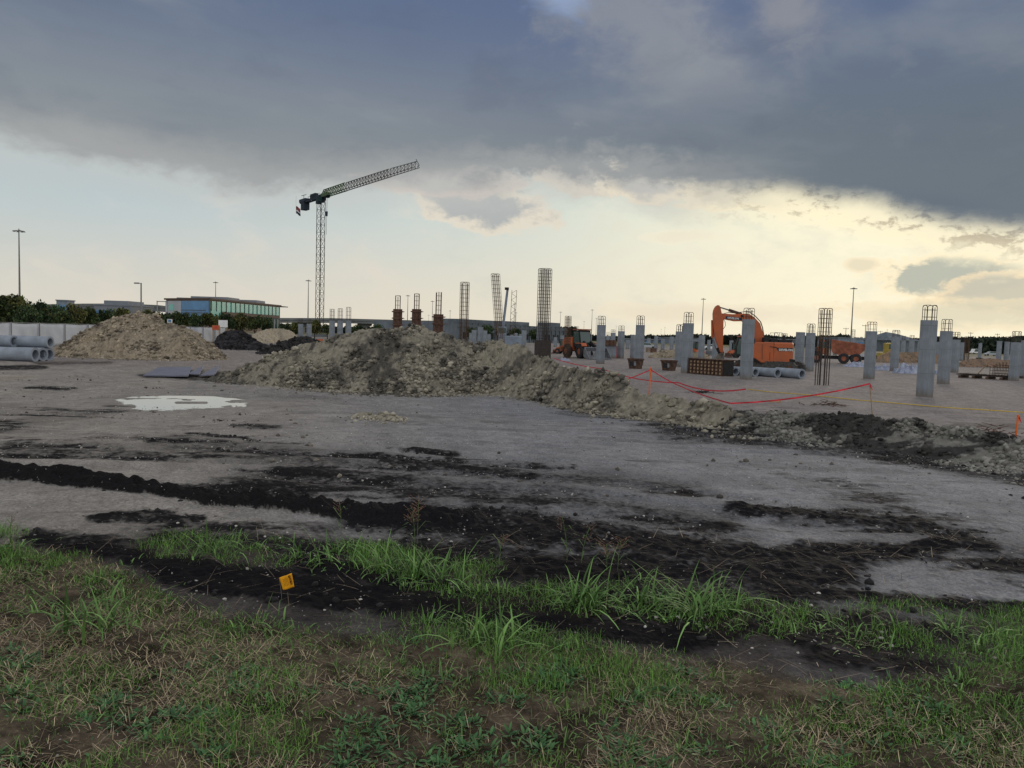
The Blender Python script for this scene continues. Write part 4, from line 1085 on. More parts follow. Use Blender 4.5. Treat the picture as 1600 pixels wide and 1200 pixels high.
# ------------------------------------------------------------------ trees
def leaf_crown(seed, n, blobs, size, rad=(1, 1, .8), base=(.030, .050, .016), dark=(.012, .022, .010)):
    g = np.random.default_rng(seed)
    cen = g.normal(0, 1, (blobs, 3)); cen /= np.linalg.norm(cen, axis=1)[:, None]; cen *= (g.random((blobs, 1))**.5)*np.array([.72, .72, .6]); cr = g.uniform(.25, .48, blobs)
    k = g.integers(0, blobs, n); d = g.normal(0, 1, (n, 3)); d /= np.linalg.norm(d, axis=1)[:, None]
    P = cen[k]+d*cr[k][:, None]*(g.random((n, 1))**.35)
    P = P*np.array(rad)
    t1 = g.normal(0, 1, (n, 3)); t1 /= np.linalg.norm(t1, axis=1)[:, None]; t2 = np.cross(t1, g.normal(0, 1, (n, 3))); t2 /= np.linalg.norm(t2, axis=1)[:, None]
    s = size*g.uniform(.5, 1.3, (n, 1))
    V = np.stack([P-t1*s, P+t2*s*.6, P+t1*s, P-t2*s*.6], 1).reshape(-1, 3)
    bt = g.uniform(.55, 1.5, blobs)[k][:, None]*g.uniform(.6, 1.45, (n, 1)); mixv = g.random((n, 1))
    col = (np.array(base)*mixv+np.array(dark)*(1-mixv))*bt
    yel = g.random((n, 1)) < .06; col = np.where(yel, np.array([.12, .11, .03]), col)
    return V, np.arange(n*4).reshape(-1, 4), np.repeat(col, 4, 0)
protos = []
for s in range(5):
    base = [(.075, .105, .038), (.12, .13, .04), (.05, .085, .038), (.15, .15, .055), (.06, .10, .045)][s]
    V, F, Cc = leaf_crown(100+s, 2600, 16+s*3, .085, (1, 1, .78), base=base)
    V = V*np.array([1, 1, 1]); V[:, 2] += 1.25
    o = empty('tree', (0, 0, 0))
    cw = fastmesh('crown', V, 4, F, 'leaf', Cc); cw.parent = o
    tr = MB(); tr.bar((0, 0, 0), (.02, 0, .75), .075, 8, .05)
    for k in range(7):
        a = k*2.4; h0 = .5+.07*k; tr.bar((.01, 0, h0), (math.cos(a)*.45, math.sin(a)*.45, h0+.55), .035, 5, .012)
    tr.build('trunk', 'bark', o); protos.append(o)
used = set()
def tree(px, py, Y, s, wpx, label, group='trees behind the fence', zb_=None):
    """top at (px,py), crown radius from the pixel width"""
    t = at(px, py, Y); g = zg(t[0], t[1])-.3 if zb_ is None else zb_
    H = t[2]-g; src = protos[s]
    if s in used: o = copy_tree(src)
    else: o = src; used.add(s)
    sz = H/1.82; r = wpx/1200*Y/2
    o.location = (t[0], t[1], g); o.scale = (r, r, sz); o.rotation_euler[2] = random.uniform(0, 6)
    tag(o, label, 'tree', group)
LT = [(-22, 462, 78, 0, 90, 'broad dark tree cut by the left edge'), (22, 460, 80, 1, 60, 'tallest tree under the left high mast light'), (58, 469, 84, 2, 50, 'rounded dark tree second from the left edge'),
      (88, 477, 88, 4, 44, 'dark green tree below the small teal block'), (114, 476, 92, 3, 40, 'yellowish tree right of the small teal block'), (140, 479, 95, 0, 38, 'tree left of the brown mound, under the low building'),
      (163, 482, 98, 2, 36, 'dark tree directly left of the brown mound slope'), (188, 481, 102, 1, 34, 'olive tree peeking over the brown mound'), (228, 484, 108, 3, 34, 'light olive tree right of the parking lot lamp'),
      (40, 478, 68, 4, 50, 'low bushy tree close behind the left fence'), (100, 486, 72, 0, 46, 'low dark tree close behind the fence posts')]
for a in LT: tree(*a)
MT = [(258, 487, 130, 2, 36, 'dark round tree at the left corner of the teal building'), (282, 486, 134, 0, 38, 'dense tree under the blue glass wall'), (305, 490, 138, 4, 32, 'tree right of the dense one under the blue glass'),
      (328, 489, 142, 1, 34, 'tree at the corner of the teal building behind the white board'), (352, 488, 146, 2, 38, 'tree below the teal window band, first right of the corner'), (374, 489, 150, 3, 34, 'olive tree under the middle of the teal windows'),
      (398, 492, 154, 0, 32, 'tree right of middle before the teal building'), (418, 495, 158, 4, 30, 'last tree before the teal building right end'), (444, 504, 175, 2, 22, 'small tree just right of the teal building'),
      (462, 503, 180, 1, 26, 'olive tree left of the close column pair'), (492, 500, 185, 3, 26, 'tree behind the close column pair'), (512, 506, 190, 0, 24, 'low tree behind the crane base'), (560, 507, 196, 2, 26, 'low dark tree right of the crane forms'),
      (590, 507, 200, 4, 26, 'low dark tree left of the mound skyline forms')]
for a in MT: tree(*a, group='trees in front of the office and overpass')
GT = [(736, 511, 186, 2, 22, 'dark tree before the garage left end'), (762, 508, 188, 4, 28, 'dark tree before the garage left of the leaning cage'), (784, 511, 188, 0, 24, 'dark tree before the garage behind the leaning cage'),
      (806, 512, 190, 2, 26, 'dark tree before the garage right of the drill rig'), (838, 514, 194, 4, 26, 'dark tree before the garage left of the tallest cage')]
for a in GT: tree(*a, group='dark trees in front of the garage')
# far wood on the horizon: one mass
def treeline(name, runs, seed, size, col, label):
    g = np.random.default_rng(seed); Vs, Cs = [], []
    for px0, px1, py, Y, amp, n in runs:
        u = g.random(n); pxs = px0+(px1-px0)*u
        top = py+amp*fbm(pxs*.05, pxs*0+Y, 4, seed)*2.2
        base = at(800, 560, Y)
        for p, t in zip(pxs, top):
            q = at(p, t, Y); z1 = q[2]; z0 = zg(q[0], q[1])-.5
            Vs.append((q[0], Y+g.uniform(-8, 8), z0+(z1-z0)*g.random()**.6))
    P = np.array(Vs); n = len(P)
    t1 = g.normal(0, 1, (n, 3)); t1 /= np.linalg.norm(t1, axis=1)[:, None]; t2 = np.cross(t1, g.normal(0, 1, (n, 3))); t2 /= np.linalg.norm(t2, axis=1)[:, None]
    s = size*g.uniform(.5, 1.4, (n, 1))
    V = np.stack([P-t1*s, P+t2*s*.7, P+t1*s, P-t2*s*.7], 1).reshape(-1, 3)
    cl = fbm(P[:, 0]*.05, P[:, 2]*.2, 3, seed+5)[:, None]*.9+1
    c = np.repeat(np.array(col)*cl*g.uniform(.6, 1.4, (n, 1)), 4, 0)
    o = fastmesh(name, V, 4, np.arange(n*4).reshape(-1, 4), 'leaf', np.clip(c, .003, 1)); tag(o, label, 'treeline', kind='stuff')
treeline('treeline', [(880, 1060, 527, 460, 1.2, 5000), (1040, 1320, 527, 450, 1.6, 8000), (1290, 1480, 529, 470, 1.8, 6000), (1440, 1700, 530, 380, 2.2, 9000), (1700, 2200, 538, 380, 3, 6000), (400, 900, 513, 480, 1.2, 7000), (-500, 420, 494, 500, 2, 9000)], 5, 1.6, (.030, .042, .030), 'far dark belt of trees along the horizon')

# ------------------------------------------------------------------ screen fence on the left
def fence():
    A = at(-90, 520, 50.5); B = at(352, 520, 95.0)
    A2, B2 = A[:2], B[:2]; L_ = np.linalg.norm(B2-A2); d = (B2-A2)/L_; ang = math.atan2(d[1], d[0]); g0 = zg(*A2)
    o = empty('screen_fence', (*A2, g0), ang, 'pale fabric covered construction fence running behind the left mound and pipes', 'fence')
    nb = int(L_/3.05); Hf = 1.83
    g = lambda s: zg(*(A2+d*s))-g0
    cols_ = nb*10; V = []; Fq = []
    for i in range(cols_+1):
        s = L_*i/cols_; f = (i % 10)/10; sag = -.05*math.sin(math.pi*f)*(1+.5*vn(np.array([i*.1]), np.array([2.]))[0])
        for j in range(7):
            t = j/6; y = -.06+.05*math.sin(i*1.3+j)*math.sin(math.pi*t)*math.sin(math.pi*f)
            V.append((s, y, g(s)+.05+(Hf-.05+sag*(t))*t))
    for i in range(cols_):
        for j in range(6): a = i*7+j; Fq.append((a, a+7, a+8, a+1))
    q = MB().add(V, Fq).build('screen_cloth', 'fence_cloth', o, smooth=True); sm_ = q.modifiers.new('s', 'SOLIDIFY'); sm_.thickness = .012
    for i in range(nb+1):
        s = L_*i/nb; MB().bar((s, -.12, g(s)-.1), (s, -.12, g(s)+Hf+.08), .035, 8).build('post', 'pole', o)
    tr = MB()
    for i in range(nb): tr.bar((L_*i/nb, -.12, g(L_*i/nb)+Hf+.02), (L_*(i+1)/nb, -.12, g(L_*(i+1)/nb)+Hf+.02), .02, 6)
    tr.build('top_rail', 'pole', o)
fence()
# ------------------------------------------------------------------ excavator (side profile measured from the photo, faces left)
def text_mesh(body, size, m, parent, loc, rot, bold=.0, ext=.01):
    cu = bpy.data.curves.new('lettering', 'FONT'); cu.body = body; cu.size = size; cu.extrude = ext; cu.offset = bold; cu.resolution_u = 2
    t0_ = bpy.data.objects.new('lettering', cu); me = bpy.data.meshes.new_from_object(t0_); bpy.data.objects.remove(t0_); me.materials.clear(); me.materials.append(M[m])
    t = bpy.data.objects.new('lettering', me); C.objects.link(t); t.parent = parent; t.location = loc; t.rotation_euler = rot; return t
def track_unit(mb, cx, y0, y1, Lt, Ht):
    r = Ht/2; x0, x1 = cx-Lt/2+r, cx+Lt/2-r; pts = []
    for k in range(9): a = math.pi/2+math.pi*k/8; pts.append((x0+r*math.cos(a), r+r*math.sin(a)))
    for k in range(9): a = -math.pi/2+math.pi*k/8; pts.append((x1+r*math.cos(a), r+r*math.sin(a)))
    mb.prism(pts, y0, y1); return pts
def excavator():
    base = gpt(1215, 586); s = base[1]/1200; z0 = zg(base[0], base[1]+2)
    ang = -math.atan2(base[0], base[1])*.55
    o = empty('excavator', (base[0], base[1]+2.0, z0), ang, 'large orange crawler excavator with raised boom and arm hanging down', 'excavator')
    k = (base[1]+2.0)/1200
    hz = at(1215, 530, base[1]+2.0)
    hy = 522+math.tan(ROLL)*415
    def q(px, py):
        # take the camera roll out, centre on the machine
        X = (px-1215)*math.cos(ROLL)+(py-534)*math.sin(ROLL); Y_ = (py-534)*math.cos(ROLL)-(px-1215)*math.sin(ROLL)
        return (X*k*1.02, -Y_*k+(CAM[2]-z0))
    Q = lambda L_: [q(*p) for p in L_]
    # undercarriage, turned against the house
    uc = MB(); u = R(-24)
    tr_ = []
    for sgn in (-1, 1):
        t = MB(); track_unit(t, 0, sgn*1.25-.3, sgn*1.25+.3, 4.9, .95)
        n = 44
        # grouser shoes
        per = []
        r = .475; x0, x1 = -2.45+r, 2.45-r
        for i in range(n):
            f = i/n*(2*(x1-x0)+2*math.pi*r)
            if f < x1-x0: p, a = (x0+f, 0), 0
            elif f < x1-x0+math.pi*r: th = (f-(x1-x0))/r; p, a = (x1+math.sin(th)*r, r-math.cos(th)*r), th
            elif f < 2*(x1-x0)+math.pi*r: p, a = (x1-(f-(x1-x0)-math.pi*r), 2*r), math.pi
            else: th = (f-2*(x1-x0)-math.pi*r)/r; p, a = (x0-math.sin(th)*r, r+math.cos(th)*r), math.pi+th
            nx, nz = math.sin(a), -math.cos(a); tx, tz = math.cos(a), math.sin(a)
            w = .05; yy0, yy1 = sgn*1.25-.33, sgn*1.25+.33
            c = [(p[0]-tx*w, p[1]-tz*w), (p[0]+tx*w, p[1]+tz*w), (p[0]+tx*w+nx*.05, p[1]+tz*w+nz*.05), (p[0]-tx*w+nx*.05, p[1]-tz*w+nz*.05)]
            t.prism(c, yy0, yy1)
        tb = t.build('track', 'track', o, loc=(*[0, 0], .05), rz=u)
        f = MB(); f.box(-1.9, 1.9, sgn*1.25+(-.36 if sgn < 0 else .305), sgn*1.25+(-.305 if sgn < 0 else .36), .30, .66); f.build('track_frame', 'track', tb)
        for xx in (-1.97, 1.97): MB().wheel((xx, sgn*1.25-.34*(1 if sgn < 0 else -1), .475), .30, .1).build('sprocket', 'rust', tb)
    MB().box(-1.3, 1.3, -.95, .95, .45, .95).build('chassis', 'black', o, loc=(0, 0, 0), rz=u)
    MB().wheel((0, 0, 1.05), .75, .3, (0, .001, 1)).build('slew_ring', 'black', o)
    D = 1.45
    # house
    deck = MB().prism(Q([(1176, 557), (1198, 566.5), (1246, 567.5), (1246.5, 561), (1176, 551)]), -D*.98, D*.98).build('deck', 'black', o)
    body = MB().prism(Q([(1177.5, 556.5), (1178, 548), (1184, 543), (1188.5, 535.5), (1190, 534.6), (1216, 534.6), (1216, 566.2), (1198, 566), (1190, 560)]), -D, D).build('engine_cover', 'orange', o, bevel=.06)
    # counterweight, rounded rear in plan
    c0, c1 = q(1216.5, 534.6), q(1247, 567.4)
    cw = MB(); n = 12; prof = []
    for i in range(n+1):
        th = -math.pi/2+math.pi*i/n; prof.append((c1[0]-.55+.55*math.cos(th)*1.0, D*(math.sin(th) if abs(math.sin(th)) < .999 else math.copysign(1, math.sin(th)))))
    plan = [(c0[0], -D)]+prof+[(c0[0], D)]
    zt, zb_ = c0[1], c1[1]; m_ = len(plan)
    v = [(x, y, zb_+.12) for x, y in plan]+[(x, y, zt-.12) for x, y in plan]+[(x-(.08 if x > c0[0]+.1 else 0), y*.95, zt) for x, y in plan]+[(x-(.10 if x > c0[0]+.1 else 0), y*.95, zb_) for x, y in plan]
    f = [tuple(range(2*m_, 3*m_)), tuple(range(4*m_-1, 3*m_-1, -1))]
    for a_, b_ in ((0, m_), (m_, 2*m_), (3*m_, 0)):
        for i in range(m_): j = (i+1) % m_; f.append((a_+i, a_+j, b_+j, b_+i))
    cwo = cw.add(v, f).build('counterweight', 'orange', o)
    lp = q(1221.5, 546.5); wpx = (1243-1221.5)*k
    dk = MB().prism(Q([(1218.5, 541.8), (1221, 543), (1243, 543.5), (1243, 548.2), (1222.5, 547.8), (1219.5, 543.4), (1210, 541.5), (1210, 540.8)]), -D-.03, -D-.004).build('decal', 'black', cwo)
    text_mesh('DEVELON', .235, 'white', dk, (q(1222.8, 547.6)[0], -D-.032, q(1222.8, 547.5)[1]), (R(90), 0, 0), .008, .004)
    MB().prism(Q([(1210, 550), (1210.4, 550), (1210.4, 562), (1210, 562)]), -D-.02, -D-.003).build('door_seam', 'black', body)
    MB().prism(Q([(1199, 538), (1199.4, 538), (1199.4, 561), (1199, 561)]), -D-.02, -D-.003).build('door_seam', 'black', body)
    MB().prism(Q([(1240, 546), (1246, 546), (1246, 560), (1240, 560)]), -D*.7, D*.7)
    for a_, b_, c_, d_, y0, y1, mm, nm in ((1202, 1210, 527, 534.4, -1.2, 0, 'black', 'air_cleaner'), (1212, 1222, 529, 534.4, -1.2, .9, 'black', 'engine_hood'), (1224, 1243, 530.5, 534.4, -1.1, 1.1, 'black', 'engine_hood'), (1232, 1236, 524, 530.3, -.2, .2, 'black', 'exhaust_pipe')):
        x0, z1_ = q(a_, c_); x1, zz = q(b_, d_); MB().cbox(x0, x1, y0, y1, z0_ if False else q(1215, 534.4)[1]+.004, z1_, .05).build(nm, mm, o)
    rl = MB(); 
    for y in (-1.25, 1.1):
        a1, a2 = q(1214, 534), q(1233, 534); hgt = q(1218, 520)[1]
        rl.path([(a1[0], y, a1[1]), (a1[0]+.15, y, hgt), (a2[0]-.3, y, hgt), (a2[0], y, a2[1])], .022); rl.bar(((a1[0]+a2[0])/2, y, a1[1]), ((a1[0]+a2[0])/2, y, hgt), .02)
    rl.build('handrail', 'crane_dark', o)
    # cab on the near left corner
    cb = MB().prism(Q([(1161, 556), (1161.5, 540), (1165, 527.5), (1168, 526), (1186, 526.5), (1189, 530), (1188.6, 535), (1184, 543), (1178, 548), (1177, 556)]), -D+.02, -.35).build('cab', 'black', o)
    MB().prism(Q([(1162.5, 553), (1163, 541), (1166, 529.5), (1172, 529), (1172, 553)]), -D-.012, -D+.018).build('cab_window', 'cab_glass', cb)
    MB().prism(Q([(1174, 553), (1174, 529), (1186, 529.4), (1187, 532), (1182, 542), (1177.5, 547), (1176.5, 553)]), -D-.012, -D+.018).build('cab_door', 'cab_glass', cb)
    MB().prism(Q([(1164, 526.3), (1187, 526.3), (1187, 524.8), (1166, 524.8)]), -D, -.35).build('cab_roof', 'orange', cb)
    # boom, arm, rams, bucket
    by0, by1 = -.05, .45
    bm_ = MB().prism(Q([(1139, 491), (1143, 489.5), (1158, 491), (1172, 490.2), (1181, 490), (1190, 495.5), (1199, 505.5), (1204.5, 524), (1207, 545), (1201, 551), (1193, 545), (1187, 526), (1180.7, 515.5), (1178, 507), (1172, 501.8), (1161, 502), (1150, 499.8), (1140, 497.5)]), by0, by1).build('boom', 'orange', o, bevel=.035)
    dk = MB().prism(Q([(1148, 494), (1172, 496.8), (1172, 500.5), (1148, 498.2)]), by0-.025, by0-.004).build('decal', 'crane_dark', bm_)
    t0, t1 = q(1149.5, 498.3), q(1172, 500.6); sl_ = math.atan2(t1[1]-t0[1], t1[0]-t0[0])
    text_mesh('DEVELON', .20, 'white', dk, (t0[0]+.05, by0-.027, t0[1]+.03), (R(90), -sl_, 0), .006, .004)
    pin = MB()
    for p in ((1141, 494), (1172, 494), (1203, 547), (1136, 481)): x, z = q(*p); pin.wheel((x, (by0+by1)/2, z), .11, (by1-by0)+.16)
    pin.build('pivot_pins', 'black', o)
    st = MB().prism(Q([(1128.5, 490), (1129.5, 484), (1132, 478.8), (1135, 476.5), (1138, 477), (1140, 481), (1141.7, 489.5), (1144.6, 500), (1144.4, 546), (1145.5, 550), (1143, 552), (1140, 550), (1135, 536), (1131.5, 526), (1129.2, 506)]), by0-.09, by1+.09).build('arm', 'orange', o, bevel=.03)
    a, b, c = q(1138, 479.5), q(1152.5, 484.2), q(1172, 491)
    rm = MB(); rm.bar((a[0], .2, a[1]), (b[0], .2, b[1]), .055, 10); rm.build('ram_rod', 'steel', o)
    MB().bar((b[0], .2, b[1]), (c[0], .2, c[1]), .12, 12).build('arm_ram', 'rust', o)
    for y in (-.28, .68):
        a, b, c = q(1192, 551), q(1184, 530), q(1176, 508)
        MB().bar((a[0], y, a[1]), (b[0], y, b[1]), .12, 10).build('boom_ram', 'orange', o); MB().bar((b[0], y, b[1]), (c[0], y, c[1]), .055, 8).build('ram_rod', 'steel', o)
    a, b, c = q(1130, 500), q(1130.5, 528), q(1135, 545)
    MB().bar((a[0]-.1, .2, a[1]), (b[0]-.1, .2, b[1]), .10, 10).build('bucket_ram', 'orange', o); MB().bar((b[0]-.1, .2, b[1]), (c[0]-.05, .2, c[1]), .05, 8).build('ram_rod', 'steel', o)
    hs = MB()
    for y in (.0, .12, .3): hs.path([(q(x_, y_)[0], y, q(x_, y_)[1]) for x_, y_ in ((1146, 489.5), (1152, 488), (1160, 489), (1168, 488), (1176, 487), (1184, 488), (1192, 494), (1200, 503), (1203, 512), (1206, 530))], .028)
    hs.path([(q(x_, y_)[0], -.1, q(x_, y_)[1]) for x_, y_ in ((1144, 498), (1147, 503), (1147.5, 509), (1144.5, 514))], .028)
    hs.build('hydraulic_hoses', 'rust', o)
    MB().prism(Q([(1134, 545), (1138, 543), (1146, 550), (1146, 556), (1140, 557)]), .0, .4).build('bucket_linkage', 'black', o)
    bk = MB(); n = 9; out = []; 
    for i in range(n+1): th = math.pi*1.02-math.pi*1.05*i/n; out.append((th,))
    cx, cz = q(1146, 562); r = .72
    pts = [(cx+r*math.cos(math.pi*.55+math.pi*1.0*i/10), cz-.05+r*.85*math.sin(math.pi*.55+math.pi*1.0*i/10)) for i in range(11)]
    inner = [(x+(cx-x)*.12, z+(cz-z)*.12) for x, z in pts]
    bk.prism(pts+inner[::-1], -.5, .9)
    for y in (-.5, .86): bk.prism([p for p in pts], y-.001, y+.05)
    for i in range(5): bk.box(pts[-1][0]-.03, pts[-1][0]+.22, -.45+i*.31, -.33+i*.31, pts[-1][1]-.05, pts[-1][1]+.03)
    bk.build('bucket', 'bucket', o)
    mr = MB().cbox(q(1160, 530)[0]-.05, q(1160, 530)[0]+.02, -D-.15, -D+.1, q(1160, 536)[1], q(1160, 530)[1], .01).build('mirror', 'black', o)
excavator()

# ------------------------------------------------------------------ wheel loader (local: x forward)
def loader():
    g = gpt(905, 560.5); Y = g[1]+1; p = at(905, 530, Y)
    z0 = zg(p[0], p[1]); o = empty('wheel_loader', (p[0]+.6, Y+1.6, z0), R(-66), 'orange wheel loader with grey bucket beside the first tall columns', 'wheel loader')
    def W_(x, y): 
        t = MB().wheel((x, y, .82), .82, .62, n=26, hub=.42).build('wheel', 'tyre', o)
        MB().wheel((x, y, .82), .43, .5, n=16).build('rim', 'orange_old', t)
    for x in (-1.7, 1.5):
        for y in (-1.1, 1.1): W_(x, y)
    MB().prism([(-3.3, .85), (-3.4, 1.9), (-3.0, 2.35), (-1.0, 2.45), (-1.0, .8)], -.95, .95).build('engine_cover', 'orange', o, bevel=.08)
    MB().prism([(-3.7, .7), (-3.7, 1.35), (-3.3, 1.35), (-3.3, .7)], -1.1, 1.1).build('counterweight', 'orange_old', o)
    MB().box(-.98, 1.6, -.5, .5, .6, 1.25).build('chassis', 'black', o)
    cb = MB().prism([(-1.0, 1.3), (-1.0, 3.2), (.3, 3.25), (.75, 1.6), (.55, 1.3)], -.75, .75).build('cab', 'black', o)
    MB().prism([(-.85, 1.75), (-.85, 3.05), (.18, 3.08), (.55, 1.75)], -.775, -.752).build('cab_window', 'cab_glass', cb)
    MB().prism([(-.85, 1.75), (-.85, 3.05), (.18, 3.08), (.55, 1.75)], .752, .775).build('cab_window', 'cab_glass', cb)
    MB().add([(.34, -.65, 3.1), (.34, .65, 3.1), (.74, .65, 1.75), (.74, -.65, 1.75)], [(0, 1, 2, 3)]).build('windscreen', 'cab_glass', cb)
    MB().cbox(-1.15, .5, -.85, .85, 3.26, 3.4, .04).build('cab_roof', 'orange_old', cb)
    for y in (-.45, .45): MB().prism([(.7, 1.75), (1.0, 2.05), (2.2, 1.5), (3.1, .7), (3.0, .45), (2.0, 1.1)], y-.09, y+.09).build('lift_arm', 'black', o)
    for y in (-1.1, 1.1): MB().prism([(.6, 1.68), (.9, 1.8), (2.1, 1.8), (2.4, 1.45), (2.3, 1.4), (2.05, 1.7), (.9, 1.7)], y-.33, y+.33).build('fender', 'orange', o)
    b = MB(); pr = [(3.0, 1.35), (2.75, .9), (2.8, .3), (3.2, .08), (4.2, .04), (4.2, .10), (3.25, .16), (2.9, .4), (2.86, .9), (3.08, 1.3)]
    b.prism(pr, -1.45, 1.45)
    for y in (-1.45, 1.41): b.prism([(3.0, 1.35), (2.75, .9), (2.8, .3), (3.2, .08), (4.2, .04), (3.4, .9)], y-.002, y+.042)
    b.build('bucket', 'steel', o)
    for y in (-1.6, 1.6): MB().box(-3.45, -3.38, y*.45-.15, y*.45+.15, 1.5, 1.7).build('rear_lamp', 'red', o)
loader()

# ------------------------------------------------------------------ articulated dump truck, faces left
def dumper():
    g = gpt(1318, 568); Y = g[1]; s = Y/1200; p = at(1312, 540, Y)
    o = empty('dump_truck', (p[0], Y, zg(p[0], Y)), R(-22), 'dusty orange articulated dump truck parked behind the free rebar cage', 'dump truck')
    for x in (-2.7, .55, 2.0):
        for y in (-1.05, 1.05):
            t = MB().wheel((x, y, .68), .68, .55, n=24, hub=.35).build('wheel', 'tyre', o); MB().wheel((x, y, .68), .36, .46, n=14).build('rim', 'orange_old', t)
    MB().box(-3.3, 3.2, -.45, .45, .55, 1.0).build('chassis', 'black', o)
    MB().prism([(-.95, 1.75), (-1.15, 2.95), (-.85, 3.1), (3.4, 2.55), (3.55, 2.45), (2.4, 1.25), (.2, 1.05), (-.8, 1.35)], -1.25, 1.25).build('dump_body', 'orange_old', o, bevel=.05)
    for x in (.1, 1.0, 1.9): MB().prism([(x-.06, 1.3), (x+.06, 1.3), (x+.06, 2.7), (x-.06, 2.75)], -1.31, -1.254).build('body_rib', 'orange_old', o)
    cb = MB().prism([(-2.6, 1.2), (-2.65, 2.0), (-2.35, 2.95), (-1.3, 3.0), (-1.25, 1.2)], -.95, .6).build('cab', 'orange', o, bevel=.05)
    MB().prism([(-2.45, 1.95), (-2.25, 2.8), (-1.45, 2.85), (-1.42, 1.95)], -.975, -.953).build('cab_window', 'cab_glass', cb)
    MB().prism([(-3.7, 1.0), (-3.75, 1.6), (-3.5, 1.95), (-2.66, 2.1), (-2.62, 1.0)], -.85, .85).build('bonnet', 'rust', o, bevel=.05)
    MB().prism([(-3.3, 1.4), (-3.1, 1.5), (-2.2, 1.5), (-2.0, 1.3), (-2.05, 1.25), (-2.3, 1.42), (-3.1, 1.42)], -1.35, -.86).build('fender', 'black', o)
    MB().box(-3.78, -3.7, -.7, -.4, 1.2, 1.45).build('headlight', 'lens', o); MB().box(-3.78, -3.7, .4, .7, 1.2, 1.45).build('headlight', 'lens', o)
dumper()

# ------------------------------------------------------------------ small machines further back
def small_loader(px, yb, rz, label, sc_=1.0, Yo=0):
    g = gpt(px, yb); o = empty('compact_loader', (g[0], g[1]+Yo, g[2]), rz, label, 'compact loader', 'small orange machines further back'); o.scale = (sc_,)*3
    for x in (-.75, .75):
        for y in (-.75, .75):
            t = MB().wheel((x, y, .42), .42, .34, n=16).build('wheel', 'tyre', o); MB().wheel((x, y, .42), .2, .36, n=10).build('rim', 'orange_old', t)
    MB().prism([(-1.3, .5), (-1.4, 1.2), (-1.0, 1.45), (.4, 1.25), (1.0, .7), (1.0, .4)], -.5, .5).build('body', 'orange', o)
    c = MB()
    for x in (-.7, .45):
        for y in (-.45, .45): c.bar((x, y, 1.2), (x, y, 2.15), .06)
    c.path([(-.7, -.45, 1.2), (.45, -.45, 1.2), (.45, .45, 1.2), (-.7, .45, 1.2), (-.7, -.45, 1.2)], .06); c.build('cab_frame', 'black', o); MB().cbox(-.85, .6, -.55, .55, 2.15, 2.28, .03).build('cab_roof', 'black', o)
    MB().box(-.68, .43, -.43, .43, 1.3, 2.1).build('cab_window', 'cab_glass', o)
    for y in (-.66, .66): MB().prism([(-1.2, 1.3), (-1.1, 1.5), (.9, 1.0), (1.5, .4), (1.35, .35), (.8, .85)], y-.06, y+.06).build('lift_arm', 'orange', o)
    MB().prism([(1.3, .05), (2.0, .05), (1.5, .2), (1.42, .65), (1.3, .65)], -.85, .85).build('bucket', 'rust', o)
small_loader(1088, 559, R(-70), 'compact orange loader with black cab frame left of the small column', 1.0)
small_loader(1150, 559, R(200), 'orange machine half hidden behind the hanging excavator arm', 1.0)
small_loader(880, 553, R(160), 'small orange machine left of the wheel loader', .9)
def boom_lift():
    g = gpt(1384, 562); o = empty('boom_lift', (g[0], g[1], g[2]), R(10), 'yellow lift machine with pale slanted boom right of the lone column', 'boom lift')
    for x in (-1, 1):
        for y in (-.8, .8): MB().wheel((x, y, .45), .45, .35, n=16).build('wheel', 'tyre', o)
    MB().cbox(-1.4, 1.4, -.8, .8, .5, 1.2, .1).build('chassis', 'yellow_dull', o)
    MB().prism([(-.2, 1.21), (-.2, 2.9), (.7, 3.0), (1.0, 2.2), (1.2, 1.21)], -.6, .6).build('cab', 'yellow_dull', o)
    MB().prism([(.0, 1.9), (.0, 2.75), (.6, 2.8), (.8, 1.9)], -.63, -.604).build('cab_window', 'cab_glass', o)
    MB().bar((1.2, -.9, 2.0), (-2.6, -1.2, .3), .16).build('boom', 'wood', o)
boom_lift()
def drill_rig():
    Y = 112.; t = at(793.5, 453, Y); z0 = zg(t[0], t[1]); H = t[2]-z0; o = empty('drill_rig', (t[0]-.3, Y, z0), 0, 'drill rig with grey tube mast and lattice leader behind the mound', 'drill rig')
    for y in (-1.2, 1.2): m = MB(); track_unit(m, .6, y-.3, y+.3, 4.2, .8); m.build('track', 'track', o)
    MB().cbox(-.9, 2.6, -1.2, 1.2, .9, 2.3, .1).build('house', 'greyblue', o); MB().cbox(-1.0, .3, -1.2, -.2, 2.31, 3.6, .08).build('cab', 'greyblue', o); MB().box(-.9, .2, -1.23, -1.203, 2.7, 3.4).build('cab_window', 'cab_glass', o)
    MB().bar((-.5, 0, .9), (.25, 0, H), .21, 10, .17).build('mast', 'greyblue', o)
    l = MB(); x0, x1 = .75, 1.45
    for x in (x0, x1): l.bar((x, .1, 2.3), (x+.15, .1, H), .045)
    n = 14
    for k in range(n):
        za, zb_ = 2.3+(H-2.3)*k/n, 2.3+(H-2.3)*(k+1)/n; a, b = (x0, x1) if k % 2 else (x1, x0); l.bar((a+.1, .1, za), (b+.1, .1, zb_), .03)
    l.build('lattice_leader', 'rebar', o); MB().box(-.15, .45, -.3, .3, H+.002, H+.35).build('mast_head', 'black', o)
drill_rig()
